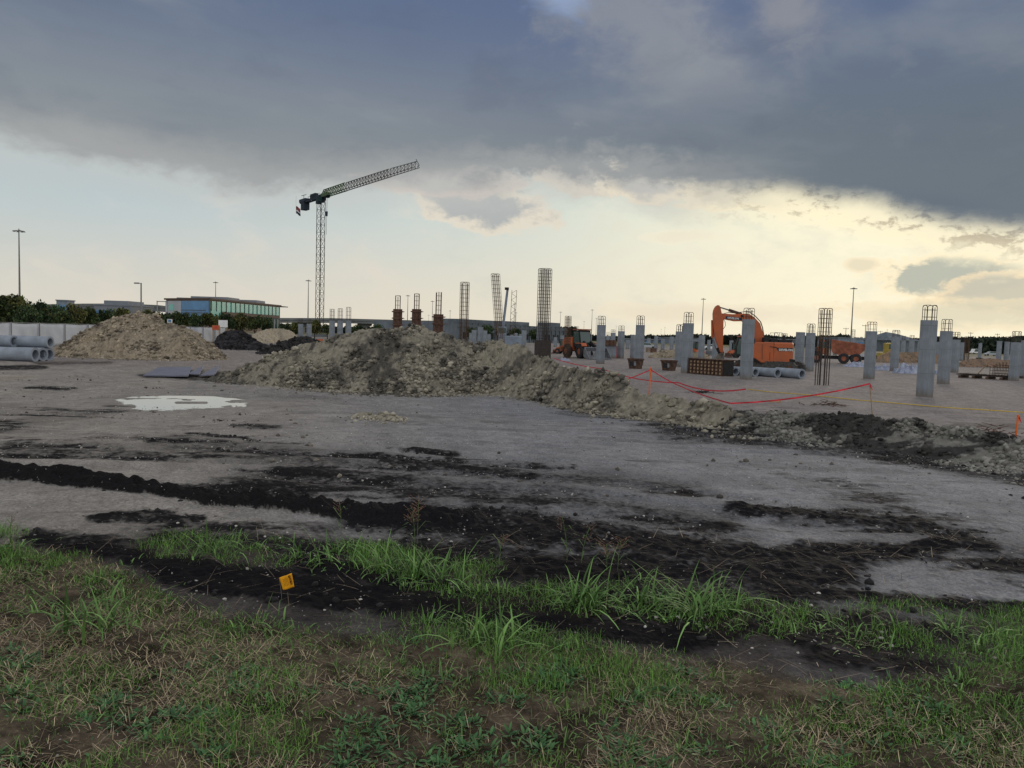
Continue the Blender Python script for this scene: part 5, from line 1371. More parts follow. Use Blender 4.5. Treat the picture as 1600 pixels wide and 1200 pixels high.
def car(px, yb, rz, label, m, van=False):
    g = gpt(px, yb); o = empty('parked_car', g, rz, label, 'van' if van else 'car', 'vehicles parked in the distance'); H = 2.1 if van else 1.45
    MB().prism([(-2.2, .35), (-2.2, .85), (-1.9, .95), (-1.5, H), (.6, H), (1.2, .95), (2.1, .8), (2.2, .35)], -.85, .85).build('body', m, o, bevel=.05)
    for x in (-1.4, 1.35):
        for y in (-.8, .8): MB().wheel((x, y, .33), .33, .2, n=14).build('wheel', 'tyre', o)
    for y in (-.873, .853): MB().prism([(-1.65, .98), (-1.4, H-.1), (.5, H-.1), (1.0, .98)], y, y+.02).build('window', 'cab_glass', o)
car(1522, 553, R(200), 'far white pickup behind the columns on the right', 'white', True)
car(1548, 556, R(175), 'far pale car right of the white pickup', 'panel_light')
car(1010, 545, R(10), 'far pale car behind the first steel bin', 'panel_light')
car(1112, 547, R(170), 'far white car left of the excavator arm', 'white')

# ------------------------------------------------------------------ pipes
def pipe(px, py_b, dia, length, rz, label, group, lift=0, m='pipe', bell=False, off=0):
    g = gpt(px, py_b); o = empty('concrete_pipe', (g[0], g[1]+off, g[2]+lift), rz, label, 'pipe', group); r = dia/2
    MB().tube((0, 0, r), (length, 0, r), r, r*.72).build('barrel', m, o, smooth=False)
    MB().tube((-.02, 0, r), (.10, 0, r), r*1.03, r*.70).build('rim', m, o)
G1 = 'concrete pipes in front of the excavator'
pipe(1252.5, 592, .70, 2.4, R(116), 'concrete pipe rightmost of the row before the excavator tracks', G1)
pipe(1214.5, 590, .66, 2.4, R(116), 'concrete pipe second from the right in the row before the excavator', G1)
pipe(1180, 588.5, .64, 2.4, R(116), 'concrete pipe half hidden right of the column before the excavator', G1)
pipe(1149, 587, .64, 2.2, R(116), 'concrete pipe between the waffle form and the tall column', G1)
G2 = 'concrete pipes stacked at the left edge'
pipe(77, 563.5, .66, 2.6, R(168), 'bottom concrete pipe farthest right in the left stack', G2)
pipe(67, 564, .68, 2.6, R(170), 'bottom concrete pipe second from the right in the left stack', G2)
pipe(55, 565, .70, 5.2, R(178), 'long bottom concrete pipe lying at the front of the left stack', G2)
pipe(71, 564, .60, 2.2, R(176), 'upper concrete pipe lying on the stack, right one', G2, lift=.66, off=.4)
pipe(10, 563, .60, 2.6, R(176), 'upper concrete pipe cut by the left edge on the stack', G2, lift=.66, off=.6)

# ------------------------------------------------------------------ bins, waffle form, wall panel
def bin_(px, yb, label, rz):
    g = gpt(px, yb); o = empty('steel_bin', g, rz, label, 'steel bin', 'open steel bins on the site floor'); s = .052/.052
    w0, w1, h, d0, d1 = .50, .66, .85, .35, .45
    B = [(-w0, -d0), (w0, -d0), (w0, d0), (-w0, d0)]; T = [(-w1, -d1), (w1, -d1), (w1, d1), (-w1, d1)]; k = .86
    v = [(x, y, 0) for x, y in B]+[(x, y, h) for x, y in T]+[(x*k, y*k, .06) for x, y in B]+[(x*k, y*k, h) for x, y in T]
    MB().add(v, [(3, 2, 1, 0), (0, 1, 5, 4), (1, 2, 6, 5), (2, 3, 7, 6), (8, 9, 10, 11), (9, 8, 12, 13), (10, 9, 13, 14), (11, 10, 14, 15), (8, 11, 15, 12), (4, 5, 13, 12), (5, 6, 14, 13), (6, 7, 15, 14)]).build('shell', 'rust', o)
    MB().box(-w1-.05, w1+.05, -d1-.05, -d1-.001, h-.1, h).build('rim', 'rust', o)
    MB().box(-w0+.02, -.15, -d0-.08, -d0-.052, .22, .62).build('opening', 'black', o)
    MB().box(-.13, .03, -d0-.11, -d0-.055, .24, .62).build('hatch', 'steel', o)
bin_(993, 576, 'open rusty steel bin left of the orange stake', R(-12))
bin_(1045, 579, 'open rusty steel bin right of the orange stake', R(-12))
def waffle():
    a = gpt(1076.5, 583.5); b = gpt(1128, 588); d = b-a; L_ = np.hypot(d[0], d[1]); o = empty('waffle_form', a, math.atan2(d[1], d[0]), 'dark steel waffle form with rows of round pale holes', 'form panel')
    H = 1.12; MB().box(0, L_, 0, 1.1, 0, H).build('frame', 'rust', o)
    for k in range(9):
        x = L_*(k+.5)/9; MB().box(x-L_/18-.025, x-L_/18+.025, -.07, -.002, .02, H-.02).build('rib', 'rust', o)
        for j in range(4): MB().wheel((x+.02, -.03, .17+j*.255), .085, .05, n=12).build('hole_cap', 'wood', o)
    MB().box(L_+.003, L_+.05, .08, 1.02, .08, H-.1).build('open_end', 'black', o)
    MB().box(-.05, L_+.1, -.1, 1.15, H+.002, H+.06).build('top_plate', 'rust', o)
waffle()
def wall_panel():
    a = gpt(946, 562); b = gpt(968, 560); L_ = 4.2; o = empty('concrete_wall', (a[0], a[1]+6, a[2]), R(8), 'low concrete wall with brown formwork on top right of the loader column', 'wall')
    MB().box(0, 2.1, 0, .5, 0, 1.5).build('wall', 'concrete', o); MB().box(2.103, 2.15, -.05, .55, 0, 1.5).build('end_board', 'red', o)
    MB().box(-.2, 2.0, -.15, .6, 1.503, 2.2).build('form_board', 'form', o)
    for x in (.1, .6, 1.1, 1.6): MB().box(x, x+.08, -.24, -.152, 1.5, 2.25).build('brace', 'rebar', o)
wall_panel()
# ------------------------------------------------------------------ plastic sheeting heaps
def sheeting(px0, px1, yt, yb, label, seed):
    a = gpt(px0, yb); b = gpt(px1, yb); L_ = b[0]-a[0]; Y = (a[1]+b[1])/2; H = at(px0, yt, Y+.8)[2]-a[2]
    nx, ny = 90, 40; g = np.random.default_rng(seed); U, T = np.meshgrid(np.linspace(0, 1, nx), np.linspace(0, 1, ny))
    X = U*L_; Yy = (T-.5)*2.2; env = np.clip(np.sin(U*math.pi)*2.2, 0, 1)*np.sin(T*math.pi)
    f = np.abs(fbm(X*1.6, Yy*1.6, 5, seed, g=.6)); z = env*H*(.25+1.5*f)
    V = np.stack([X+.25*fbm(X*3, Yy*3, 3, seed+1), Yy, z-.02], -1).reshape(-1, 3); idx = np.arange(nx*ny).reshape(ny, nx)
    q = np.stack([idx[:-1, :-1], idx[:-1, 1:], idx[1:, 1:], idx[1:, :-1]], -1).reshape(-1, 4)
    o = fastmesh('plastic_sheeting', V, 4, q, 'tarp'); o.location = (a[0], Y, a[2]); tag(o, label, 'plastic sheeting', 'heaps of crumpled sheeting')
sheeting(1326, 1352, 563, 573, 'crumpled blue white plastic sheeting left of the lone column', 3)
sheeting(1367, 1393, 564, 578, 'crumpled blue white plastic sheeting right of the lone column', 5)
sheeting(1405, 1436, 564, 583, 'largest crumpled white and blue sheeting heap left of the tallest column', 9)
sheeting(876, 888, 556, 563, 'small white crumpled sheeting near the tall rebar cage foot', 12)
sheeting(1460, 1468, 574, 584, 'white bag like sheeting between the two tall columns', 15)
# ------------------------------------------------------------------ reinforcement stack on timber, right
def rebar_stack():
    a = gpt(1497, 590); b = gpt(1584, 595); d = b-a; L_ = np.hypot(d[0], d[1]); o = empty('reinforcement_stack', a, math.atan2(d[1], d[0]), 'stack of rebar mats and a short cage on dark timber near the right edge', 'rebar stack')
    for k in range(4): MB().box(L_*k/4, L_*k/4+.2, 0, 1.8, 0, .2).build('bearer', 'rust', o)
    m = MB()
    for z in (.24, .34):
        for y in np.linspace(.1, 1.7, 9): m.bar((-.2, y, z), (L_+.2, y, z+random.uniform(-.02, .02)), .028)
        for x in np.linspace(0, L_, 22): m.bar((x, 0, z+.03), (x, 1.8, z+.03), .02)
    m.build('rebar_mat', 'rebar_dark', o)
    c = MB(); x0, x1 = L_*.55, L_*.92
    for x in np.linspace(x0, x1, 8):
        for y in (.3, 1.3): c.bar((x, y, .4), (x, y, 1.5-.5*abs(x-(x0+x1)/2)), .025)
    for z in (.5, .75, 1.0, 1.2):
        for y in (.3, 1.3): c.bar((x0, y, z), (x1, y, z), .022)
    c.build('short_cage', 'rebar', o)
    MB().bar((L_*.30, .8, .42), (L_*.52, .9, 1.6), .05).build('prop', 'wood', o)
rebar_stack()
def plates():
    A = gpt(232, 591); 
    for (px0, px1, y0, y1, tilt, lb, th) in ((224, 300, 590, 578, .0, 'large grey steel plate lying flat left of the big mound', .05), (292, 318, 588, 577, .02, 'second tilted steel plate overlapping the large flat one', .05), (312, 342, 590, 579, .05, 'small grey sheet tilted against the clods of the big mound', .04)):
        a = gpt(px0, y0); b = gpt(px1-6, y0+1.5); c = gpt(px1, y1); d = gpt(px0+24, y1); z = a[2]+.05
        o = MB(); zz = [z, z+.02+tilt*1.2, z+.05+tilt*2, z+.03]
        P = [a, b, c, d]; o.hexa([(p[0]-a[0], p[1]-a[1], h-z) for p, h in zip(P, zz)]+[(p[0]-a[0], p[1]-a[1], h-z+th) for p, h in zip(P, zz)])
        q = o.build('steel_plate', 'plate', loc=(a[0], a[1], z)); tag(q, lb, 'steel plate', 'steel plates on the dirt yard')
plates()
# ------------------------------------------------------------------ stakes, tape, cable
def stake(px, yt, yb, label, m='stake', w=.022, lean=0, ribbon=True):
    g = gpt(px, yb); t = at(px+lean, yt, g[1]); o = empty('survey_stake', g, 0, label, 'stake', 'survey stakes on the ridge'); H = t[2]-g[2]
    MB().bar((0, 0, -.1), (t[0]-g[0], 0, H), w, 4).build('stick', m, o)
    if ribbon:
        r = MB(); q = (t[0]-g[0], 0, H)
        for k in range(3): r.add([(q[0], -.03, H-.02-.03*k), (q[0]+.04+.02*k, -.05, H-.09-.06*k), (q[0]+.03+.02*k, -.05, H-.12-.06*k), (q[0], -.03, H-.05-.03*k)], [(0, 1, 2, 3)])
        r.build('ribbon', 'red', o)
    return np.array([t[0], g[1], t[2]])
s1 = stake(1014, 574, 617, 'orange lath stake standing on the ridge where two tapes meet', w=.035, lean=3)
s2 = stake(1365, 598, 668, 'thin weathered stake on the ridge holding the red tape end', 'wood', w=.014, lean=-6)
s3 = stake(892, 590, 628, 'bare thin wooden stake on the tail of the big mound', 'wood', .012, lean=2, ribbon=False)
s4 = stake(1587, 648, 684, 'bright orange stake at the right edge', w=.028, lean=4)
stake(493, 532, 551, 'pale wooden stake left of the big mound in front of black soil', 'wood', .05, lean=-4, ribbon=False)
stake(688, 500, 516, 'leaning wooden board below the rightmost column form', 'wood', .06, lean=-6, ribbon=False)
def tape(pts, w, label, m='red'):
    mb = MB(); V = []; 
    P = [np.asarray(p, float) for p in pts]; n = len(P)
    for i, p in enumerate(P): 
        tw = .35*math.sin(i*1.7); V += [p+np.array([0, tw*w, w/2]), p-np.array([0, tw*w, w/2])]
    V = np.array(V); o0 = V[0].copy(); mb.add(V-o0, [(2*i, 2*i+1, 2*i+3, 2*i+2) for i in range(n-1)])
    o = mb.build('barrier_tape', m, loc=o0); s = o.modifiers.new('s', 'SOLIDIFY'); s.thickness = .008; tag(o, label, 'tape', 'red barrier tapes strung along the ridge')
def sag(a, b, dz, n=24):
    return [a+(b-a)*k/n-np.array([0, 0, dz*4*(k/n)*(1-k/n)]) for k in range(n+1)]
m1 = at(1063, 598, gpt(1063, 622)[1])
tape(sag(s1-np.array([0, 0, .1]), at(965, 597, s1[1]+.5), .04), .045, 'red tape falling left from the orange stake onto the ridge')
tape(sag(s1-np.array([0, 0, .1]), at(1055, 600, s1[1]-1), .03)+sag(at(1056, 600.3, s1[1]-1), at(1140, 630, s2[1]+1.2), .05)[1:]+sag(at(1141, 630.3, s2[1]+1.2), s2-np.array([0, 0, .03]), .12)[1:], .045, 'long red tape sagging between the orange stake and the thin stake')
tape(sag(at(866, 560, 62), at(940, 576, 50), .1)+sag(at(941, 576.3, 49.8), at(1060, 598, 37), .2)[1:]+sag(at(1061, 598.2, 36.9), at(1165, 608, 30), .2)[1:], .055, 'thin red tape stretching back from the ridge to the tallest rebar cage')
def hose():
    P = []
    for px, py in ((1168, 609), (1200, 613), (1240, 616), (1275, 619), (1340, 626), (1400, 631), (1480, 638), (1560, 643), (1640, 648)):
        g = gpt(px, py, .03); P.append(g)
    mb = MB(); 
    for a, b in zip(P[:-1], P[1:]):
        mb.bar(a-P[0], b-P[0], .017, 6)
    o = mb.build('yellow_hose', 'yellow', loc=P[0]); tag(o, 'long yellow hose lying on the site floor behind the right ridge', 'hose')
hose()
def brush(px, yb, w, label, m, seed, h=.2):
    g = gpt(px, yb); rr_ = random.Random(seed); mb = MB()
    for k in range(46):
        x = rr_.gauss(0, w*.33); y = rr_.gauss(0, .25); a = rr_.uniform(0, 6.28); l = rr_.uniform(.15, .5); z = abs(rr_.gauss(0, h*.5))
        mb.bar((x, y, z), (x+math.cos(a)*l, y+math.sin(a)*l*.5, abs(z+rr_.uniform(-.1, .12))), .018, 4, .006)
    o = mb.build('brush_pile', m, loc=g); tag(o, label, 'brush pile', 'small debris heaps')
brush(1290, 634, 1.1, 'dark twiggy debris lying behind the ridge under the red tape', 'rust', 1)
brush(1556, 682, .8, 'brown scrap timber and twigs left of the orange stake at the right edge', 'form', 2, .3)
brush(1097, 614, .8, 'thin dark debris behind the ridge right of the orange stake', 'black', 4, .08)
def scrap():
    g = gpt(1202, 629); o = empty('scrap_paper', g, 0, 'pale crumpled paper scraps lying under the red tape', 'paper scrap')
    for k in range(4): MB().add([(k*.13, 0, 0), (k*.13+.12, .02, .02), (k*.13+.10, .05, .10+.03*(k % 2)), (k*.13-.02, .04, .07), ], [(0, 1, 2, 3)]).build('scrap', 'wood', o)
scrap()
# ------------------------------------------------------------------ signs
def board(px0, px1, y0, y1, yb, Y, label, m, name='site_sign', posts=True):
    a = at(px0, y0, Y); b = at(px1, y1, Y); g = zg(a[0], Y); o = empty(name, ((a[0]+b[0])/2, Y, g), 0, label, 'sign'); w = (b[0]-a[0])/2
    MB().box(-w, w, -.03, .03, b[2]-g, a[2]-g).build('board', m, o)
    for x in (-w*.8, w*.8): MB().box(x-.05, x+.05, .032, .13, 0, a[2]-g).build('post', 'wood', o)
    return o, w, a[2]-g, b[2]-g
board(341.5, 355.5, 500, 511.5, 520, 90, 'plain white notice board on posts right of the brown mound', 'white')
o, w, z1_, z0_ = board(331.5, 343.5, 508, 516, 520, 88, 'bright orange road work sign left of the white notice board', 'orange', 'road_sign')
MB().box(-w*.5, w*.5, -.045, -.032, z0_+.22, z0_+.30).build('marking', 'red', o); MB().box(-w*.3, w*.3, -.045, -.032, z0_+.36, z0_+.42).build('marking', 'red', o)
o, w, z1_, z0_ = board(261.5, 269, 498.5, 504.5, 520, 110, 'small blue and white sign above the right shoulder of the brown mound', 'white', 'road_sign')
MB().box(-w*.6, w*.6, -.045, -.032, z0_+.12, z1_-.1).build('marking', 'blue_glass', o)
def barrier(px, yb, label):
    g = gpt(px, yb); o = empty('plastic_barrier', g, R(10), label, 'barrier')
    MB().prism([(-.9, 0), (.9, 0), (.9, .3), (.8, .9), (-.8, .9), (-.9, .3)], -.25, .25).build('body', 'orange', o, bevel=.04); MB().box(-.5, .5, -.27, -.252, .45, .65).build('reflector', 'white', o)
barrier(495, 540, 'orange plastic barrier beyond the left end of the big mound')
# ------------------------------------------------------------------ yellow utility flag in the near grass
def util_flag():
    g = gpt(440, 938); Y = g[1]; o = empty('marker_flag', g, 0, 'small yellow marker flag on a wire in the near dark soil', 'marker flag')
    P = lambda x, y: at(x, y, Y)-g
    tl, tr_, br, bl = P(436, 903), P(455.5, 895.5), P(459.5, 917.5), P(441.5, 922.5)
    n = 10; V = []; 
    for i in range(n+1):
        for j in range(n+1):
            u, v = i/n, j/n; p = (tl*(1-u)+tr_*u)*(1-v)+(bl*(1-u)+br*u)*v; p = p+np.array([0, .006*math.sin(u*7+v*2), 0]); V.append(p)
    f = MB().add(V, [(i*(n+1)+j, i*(n+1)+j+1, (i+1)*(n+1)+j+1, (i+1)*(n+1)+j) for i in range(n) for j in range(n)]).build('flag', 'flagyellow', o, smooth=True)
    s = f.modifiers.new('s', 'SOLIDIFY'); s.thickness = .0008
    ex = (tr_-tl); ey = (bl-tl); lt = MB()
    def dash(u0, v0, u1, v1, w):
        a = tl+ex*u0+ey*v0; b = tl+ex*u1+ey*v1; a = a-np.array([0, .0085, 0]); b = b-np.array([0, .0085, 0]); d = (b-a)/np.linalg.norm(b-a); nrm = np.array([-d[2], 0, d[0]])*w
        lt.add([a-nrm, b-nrm, b+nrm, a+nrm], [(0, 1, 2, 3)])
    rr_ = random.Random(4)
    for v0 in np.arange(.10, .80, .085):   # heavy vertical word on the right, illegible in the photo
        dash(.74, v0, .90, v0+.01, .0022); 
        if rr_.random() < .75: dash(.74 if rr_.random() < .5 else .90, v0, .76 if rr_.random() < .5 else .89, v0+.06, .0018)
    for c_ in (.30, .40, .50, .60):
        v0 = .18
        while v0 < .78: l = rr_.uniform(.03, .10); dash(c_, v0, c_+.005, v0+l, .0010); v0 += l+.03
    lt.build('print', 'ink', o)
    MB().path([P(436.5, 904), P(440, 930), (0, 0, -.03)], .0013, 5).build('wire', 'pole', o)
util_flag()

def pallet(px, yb, label, m, w=.9, h=.7):
    g = gpt(px, yb); o = empty('material_pallet', g, random.uniform(-.5, .5), label, 'pallet', 'pallets of material far back on the site')
    for y in (-.45, 0, .4): MB().box(-w/2-.05, w/2+.05, y-.05, y+.05, 0, .12).build('skid', 'wood', o)
    nz = 3
    for k in range(nz): MB().cbox(-w/2+random.uniform(-.04, .04), w/2+random.uniform(-.04, .04), -.4, .4, .123+k*h/nz, .12+(k+1)*h/nz-.01, .02).build('load', m, o)
for a in ((1014, 550, 'pinkish block pallet behind the left of the two steel bins', 'brick'), (1021, 551, 'pinkish block pallet next to the one behind the left steel bin', 'form'), (1060, 552, 'far reddish pallet left of the compact loader', 'form'),
          (1108, 556, 'grey pallet between the short column and the excavator arm', 'concrete_dark'), (1345, 560, 'pale pallet behind the wheels of the dump truck', 'panel_light'), (1462, 566, 'white stack behind the two tall columns', 'white'),
          (1530, 566, 'dark bundle before the reddish bank near the right edge', 'black'), (1572, 572, 'brown bundle between the reinforcement stack and right edge column', 'form'), (1478, 561, 'far pale pallet right of the tall columns', 'panel_light'), (925, 553, 'grey pallet behind the loader bucket', 'concrete_dark')): pallet(*a)
# ------------------------------------------------------------------ grass, straw, weeds, chips
def gz(X, Y):
    return zbase(X, Y)+.045*fbm(X*.35, Y*.35, 4, 1)
def strips(P, az_, L_, Wd, lean, curl, nseg, prof):
    """curved blades: nseg+1 cross sections; returns verts, quads"""
    n = len(P); V = np.zeros((n, nseg+1, 2, 3)); pos = P.copy(); th = lean.copy()
    dirx, diry = np.cos(az_), np.sin(az_); sx, sy = -diry, dirx
    for k in range(nseg+1):
        w = (Wd*prof[k]/2)[:, None]; side = np.stack([sx, sy, 0*sx], -1)
        V[:, k, 0] = pos-side*w; V[:, k, 1] = pos+side*w
        st = (L_/nseg)
        pos = pos+np.stack([dirx*np.sin(th)*st, diry*np.sin(th)*st, np.cos(th)*st], -1)
        pos[:, 2] = np.maximum(pos[:, 2], P[:, 2]-.0+.002)
        th = th+curl/nseg
    idx = (np.arange(n)*(nseg+1)*2)[:, None]
    q = np.stack([np.stack([idx[:, 0]+2*k, idx[:, 0]+2*k+1, idx[:, 0]+2*k+3, idx[:, 0]+2*k+2], -1) for k in range(nseg)], 1)
    return V.reshape(-1, 3), q.reshape(-1, 4)
def field(n, seed, y0=2.2, y1=10.5):
    g = np.random.default_rng(seed); Y = y0+(y1-y0)*g.random(n)**.9; X = (g.random(n)*2-1)*(.80*Y+.7)
    keep = g.random(n) < (.80*Y+.7)/(.80*y1+.7)
    X, Y = X[keep], Y[keep]
    return g, X, Y
def masks(X, Y):
    PX, PY, QX, QY, d, b = soil_masks(X, Y); t, i = grass_masks(PX, PY, QX, QY); return PX, PY, d, b, t, i
def tint(g, n, a, b, var=.35):
    t = g.random((n, 1)); return (np.array(a)*(1-t)+np.array(b)*t)*g.uniform(1-var, 1+var, (n, 1))
def emit(name, P, az_, L_, Wd, lean, curl, nseg, prof, col, label):
    V, F = strips(P, az_, L_, Wd, lean, curl, nseg, prof)
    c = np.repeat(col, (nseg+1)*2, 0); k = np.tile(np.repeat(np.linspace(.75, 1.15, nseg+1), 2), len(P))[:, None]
    o = fastmesh(name, V, 4, F, 'blade', c*k); tag(o, label, None, None, 'stuff'); return o
# short green and olive turf
g, X, Y = field(1000000, 1)
PX, PY, d, b, t, isl = masks(X, Y)
gn = fbm(X*1.1, Y*1.1, 4, 81, g=.6)+.35*fbm(X*5, Y*5, 3, 82)
edgeband_ = lambda PX, PY: smooth(110, 10, PY-np.interp(PX, [0, 200, 480, 760, 1000, 1280, 1500], [860, 905, 975, 1002, 1018, 1060, 1040]))
edgeband = edgeband_(PX, PY)
corner = smooth(1200, 1500, PX)*.25
bare = smooth(.30, .12, np.abs(fbm(X*.9+20, Y*.9, 4, 85, g=.6))*3)
den = np.clip(t*(.22+.78*smooth(-.12, .22, gn+edgeband*.45+corner))*(1-.75*bare)+isl*(.6+.4*(PX > 1400)), 0, 1)*(1-.6*b*(isl < .3))
m = g.random(len(X)) < den*.95; Xs, Ys = X[m], Y[m]; n = len(Xs)
P = np.stack([Xs, Ys, gz(Xs, Ys)-.006], -1)
gs = smooth(-.08, .22, gn[m]+edgeband[m]*.55+isl[m]*.6+.06)[:, None]
col = tint(g, n, (.34, .28, .13), (.19, .20, .08))*(1-gs)+tint(g, n, (.065, .175, .035), (.19, .36, .075))*gs
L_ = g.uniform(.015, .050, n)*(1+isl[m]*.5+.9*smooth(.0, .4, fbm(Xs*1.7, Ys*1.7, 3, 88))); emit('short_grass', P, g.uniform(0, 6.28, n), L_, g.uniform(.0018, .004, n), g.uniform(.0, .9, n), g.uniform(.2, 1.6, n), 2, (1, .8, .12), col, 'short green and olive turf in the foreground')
print('short', n)
# dry straw thatch
g, X, Y = field(520000, 2, 2.2, 8.5)
PX, PY, d, b, t, isl = masks(X, Y)
dn = fbm(X*1.4, Y*1.4, 4, 91, g=.6)
m = g.random(len(X)) < t*(.10+.60*smooth(-.12, .2, dn))*.8*(1-.6*edgeband_(PX, PY)); Xs, Ys = X[m], Y[m]; n = len(Xs)
P = np.stack([Xs, Ys, gz(Xs, Ys)+g.uniform(-.004, .012, n)], -1)
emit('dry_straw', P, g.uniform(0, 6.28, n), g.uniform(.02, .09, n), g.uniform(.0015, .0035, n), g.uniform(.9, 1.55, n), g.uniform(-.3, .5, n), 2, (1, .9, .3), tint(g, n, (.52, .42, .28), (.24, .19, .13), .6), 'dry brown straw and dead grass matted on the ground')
print('straw', n)
# tall arching blades in tufts
g = np.random.default_rng(3)
regions = [((300, 855), (420, 868), (560, 868), (640, 885), (715, 895), 34, 17), ((740, 925), (880, 925), (980, 930), (1060, 945), (1150, 955), 40, 15), ((0, 850), (60, 870), (180, 905), (60, 930), (200, 960), 26, 22),
           ((1190, 965), (1270, 985), (1450, 985), (1530, 1000), (1600, 990), 22, 20), ((650, 985), (740, 985), (860, 995), (460, 985), (380, 990), 16, 14), ((930, 940), (1080, 940), (1130, 950), (1100, 960), (900, 950), 24, 12)]
Ps, As, Ls, Ws, Le, Cu, Co = [], [], [], [], [], [], []
def tuft(px, py, nb, hl, big=1.0, bright=1.0):
    p = gpt(px, py); r = .05+.09*g.random()
    n = nb; a = g.uniform(0, 6.28, n); rr = np.abs(g.normal(0, r, n))
    x = p[0]+np.cos(a)*rr; y = p[1]+np.sin(a)*rr
    Ps.append(np.stack([x, y, gz(x, y)-.005], -1)); bias = g.uniform(0, 6.28); a = np.where(g.random(n) < .45, bias+g.normal(0, .5, n), a); As.append(a+g.normal(0, .7, n)); Ls.append(hl*g.uniform(.45, 1.2, n)); Ws.append(g.uniform(.004, .012, n)*big)
    Le.append(g.uniform(.1, 1.25, n)); Cu.append(g.uniform(.3, 2.4, n)); Co.append(tint(g, n, (.06, .135, .035), (.17, .30, .09), .45)*bright)
for *pts, cnt, sp in regions:
    for _ in range(cnt):
        i = g.integers(0, len(pts)-1); f = g.random(); px = pts[i][0]*(1-f)+pts[i+1][0]*f+g.normal(0, sp*1.3); py = pts[i][1]*(1-f)+pts[i+1][1]*f+g.normal(0, sp*.85)
        tuft(px, py, int(g.integers(6, 26)), g.uniform(.05, .145), bright=g.uniform(.8, 1.25))
for px, py, hl in ((330, 862, .30), (470, 872, .26), (600, 888, .30), (650, 900, .34), (690, 905, .30), (905, 940, .38), (925, 945, .36), (1000, 940, .28), (1100, 950, .42), (1090, 960, .36), (160, 985, .30), (120, 975, .28), (780, 1010, .30), (740, 1000, .28), (515, 880, .22), (1480, 985, .18)):
    tuft(px, py, 34, hl, 1.3, 1.15)
for _ in range(150):
    px, py = g.uniform(-60, 1660), g.uniform(930, 1210); PXY = gpt(px, py)
    _, _, dd, bb, tt, ii = masks(np.array([PXY[0]]), np.array([PXY[1]]))
    if tt[0] < .4: continue
    tuft(px, py, int(g.integers(6, 20)), g.uniform(.05, .12), .7, g.uniform(.7, 1.2))
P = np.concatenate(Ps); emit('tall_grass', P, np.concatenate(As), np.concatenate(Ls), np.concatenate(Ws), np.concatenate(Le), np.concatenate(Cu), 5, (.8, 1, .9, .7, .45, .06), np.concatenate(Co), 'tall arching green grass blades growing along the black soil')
# low broad leaved weeds
g = np.random.default_rng(5); Ps, As, Ls, Ws, Le, Cu, Co = [], [], [], [], [], [], []
seeds_ = [(660, 1060), (700, 1065), (655, 1080), (610, 1088), (745, 1085), (640, 1098), (270, 1118), (330, 1128), (290, 1120), (215, 1130), (180, 1105), (60, 1082), (400, 1050), (300, 1040), (1010, 1090), (1320, 1075), (1300, 1068), (560, 1185), (250, 1170), (850, 1160), (1390, 1115), (1440, 1100), (1230, 1140), (970, 1160), (330, 1150)]
for (sx_, sy_) in seeds_+[(g.uniform(-40, 1640), g.uniform(1000, 1200)) for _ in range(80)]:
    for _ in range(int(g.integers(1, 5))):
        px, py = sx_+g.normal(0, 16), sy_+g.normal(0, 7); p = gpt(px, py); _, _, dd, bb, tt, ii = masks(np.array([p[0]]), np.array([p[1]]))
        if tt[0] < .3: continue
        n = int(g.integers(10, 26)); a = g.uniform(0, 6.28, n); rr = np.abs(g.normal(0, .05, n)); x = p[0]+np.cos(a)*rr; y = p[1]+np.sin(a)*rr
        Ps.append(np.stack([x, y, gz(x, y)+.004], -1)); As.append(a+g.normal(0, .4, n)); Ls.append(g.uniform(.018, .050, n)); Ws.append(g.uniform(.007, .017, n)); Le.append(g.uniform(.6, 1.4, n)); Cu.append(g.uniform(.1, .8, n))
        Co.append(tint(g, n, (.04, .11, .045), (.09, .19, .07), .35))
P = np.concatenate(Ps); emit('broadleaf_weeds', P, np.concatenate(As), np.concatenate(Ls), np.concatenate(Ws), np.concatenate(Le), np.concatenate(Cu), 4, (.25, .9, 1, .7, .1), np.concatenate(Co), 'low dark green broad leaved weeds in the turf')
# dry stalks and twigs over the dark soil
g, X, Y = field(9000, 7, 3.2, 11)
PX, PY, d, b, t, isl = masks(X, Y); m = (PY > 840) & (g.random(len(X)) < .55); Xs, Ys = X[m], Y[m]; n = len(Xs)
P = np.stack([Xs, Ys, gz(Xs, Ys)+.004], -1)
emit('dead_stalks', P, g.uniform(0, 6.28, n), g.uniform(.06, .24, n), g.uniform(.002, .005, n), g.uniform(1.1, 1.52, n), g.uniform(-.2, .3, n), 3, (1, .9, .7, .3), tint(g, n, (.34, .28, .20), (.16, .12, .09), .4), 'scattered dead stalks lying over soil and turf')
# gravel chips and soil clods
def scatter(name, n, seed, y0, y1, smin, smax, pw, fn, label, a, b_, var):
    g, X, Y = field(n, seed, y0, y1); PX, PY, d, b, t, isl = masks(X, Y); m = g.random(len(X)) < fn(X, Y, PX, PY, d, b, t, isl); X, Y = X[m], Y[m]; n = len(X)
    S = smin+(smax-smin)*g.random(n)**pw
    V, F, nb = lumps(np.stack([X, Y, gz(X, Y)+S*.15], -1), S, seed, 1)
    o = fastmesh(name, V, 3, F, 'stone', np.repeat(tint(g, n, a, b_, var), nb, 0)); tag(o, label, None, None, 'stuff'); print(name, n)
scatter('gravel', 110000, 11, 3.6, 26, .003, .015, 3, lambda X, Y, PX, PY, d, b, t, i: np.clip(.15+.5*d+.25*smooth(-.1, .3, fbm(X*.7, Y*.7, 3, 5)), 0, 1)*(1-t*.9)*(Y < np.interp(np.clip(pxang(X, Y), -400, 2400), _rp, _rd)-2), 'pale gravel chips scattered over the dirt', (.50, .48, .45), (.20, .19, .18), .45)
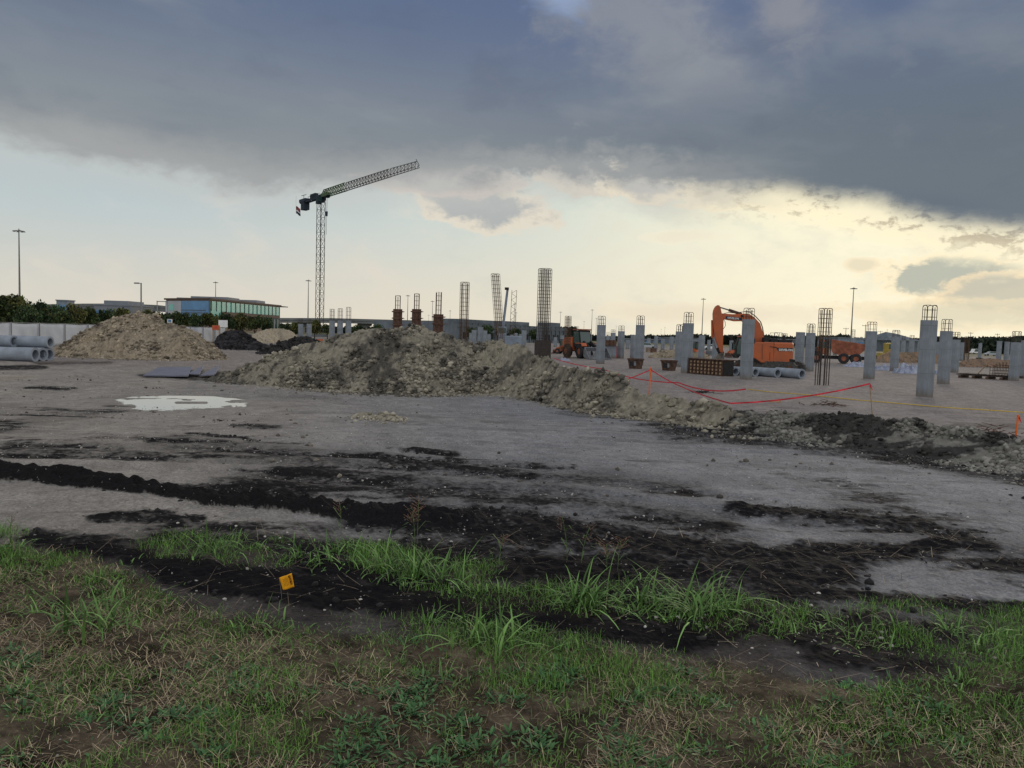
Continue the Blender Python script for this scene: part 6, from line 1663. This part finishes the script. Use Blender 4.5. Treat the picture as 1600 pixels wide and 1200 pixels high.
scatter('soil_clods', 36000, 12, 4.2, 16, .005, .034, 4, lambda X, Y, PX, PY, d, b, t, i: np.clip(b*1.1-.15, 0, 1)*(1-t*.8), 'black loose soil clods on the berm and dark patches', (.013, .012, .014), (.028, .026, .028), .4)
scatter('dirt_crumbs', 9000, 13, 8, 30, .01, .05, 4, lambda X, Y, PX, PY, d, b, t, i: smooth(.1, .35, fbm(X*.5, Y*1.2, 4, 15))*(Y < np.interp(np.clip(pxang(X, Y), -400, 2400), _rp, _rd)-1), 'brown dirt crumbs strewn over the yard', (.20, .18, .15), (.06, .055, .05), .4)
# seed headed stalks standing above the grass
def seed_stalk(px, yb, yt, lean, label, kind):
    p = gpt(px, yb); t_ = at(px+lean, yt, p[1]+.02); o = empty('seed_stalk', p, 0, label, 'grass stalk', 'seed headed grass stalks in the foreground'); H = t_-p; rr_ = random.Random(int(px)+yt)
    st = MB(); pts = [np.array([H[0]*k*k, .02*k, H[2]*k]) for k in np.linspace(0, 1, 7)]; st.path(pts, .0022, 5); st.build('stem', 'stem_green', o)
    lf = MB()
    for k in range(4):
        b0 = pts[1+k % 4]; a = rr_.uniform(0, 6.28); l = rr_.uniform(.08, .16); q1 = b0+np.array([math.cos(a)*l*.5, math.sin(a)*l*.5, l*.5]); q2 = b0+np.array([math.cos(a)*l, math.sin(a)*l, l*.35]); w = np.array([-math.sin(a), math.cos(a), 0])*.004
        lf.add([b0-w, b0+w, q1+w, q1-w, q2+w*.1, q2-w*.1], [(0, 1, 2, 3), (3, 2, 4, 5)])
    lf.build('leaf', 'stem_green', o)
    hd = MB(); e = pts[-1]
    for k in range(26 if kind else 12):
        a = rr_.uniform(0, 6.28); l = rr_.uniform(.02, .075 if kind else .05); z = -rr_.uniform(0, .09 if kind else .12)
        b0 = e+np.array([0, 0, z]); q = b0+np.array([math.cos(a)*l, math.sin(a)*l, l*rr_.uniform(.2, .9)]); hd.bar(b0, q, .0011, 3); hd.bar(q, q+(q-b0)*.15, .0032, 4, .001)
    hd.build('seed_head', 'seed_brown', o)
mat('stem_green', (.09, .15, .05), .7, var=.2, scale=30); mat('seed_brown', (.22, .13, .09), .9, var=.3, scale=40)
seed_stalk(652, 850, 783, 2, 'bushy brown seed head on a stalk left of centre above the grass', True)
seed_stalk(648, 852, 800, -4, 'shorter brown seed head beside the bushy one left of centre', True)
seed_stalk(533, 835, 782, -3, 'thin seed stalk on the black berm left of centre', False)
seed_stalk(886, 880, 806, -8, 'tall green stalk with drooping head right of centre', False)
seed_stalk(908, 885, 822, 14, 'leaning green stalk right of the drooping one', False)
seed_stalk(965, 893, 842, 6, 'pale brown feathery seed head right of centre', True)
seed_stalk(948, 893, 850, 0, 'small feathery seed head left of the pale one', True)
seed_stalk(780, 878, 836, 8, 'single thin leaning blade like stalk in the middle of the dark soil', False)
seed_stalk(15, 850, 803, 4, 'thin stalk at the left edge above the turf', False)
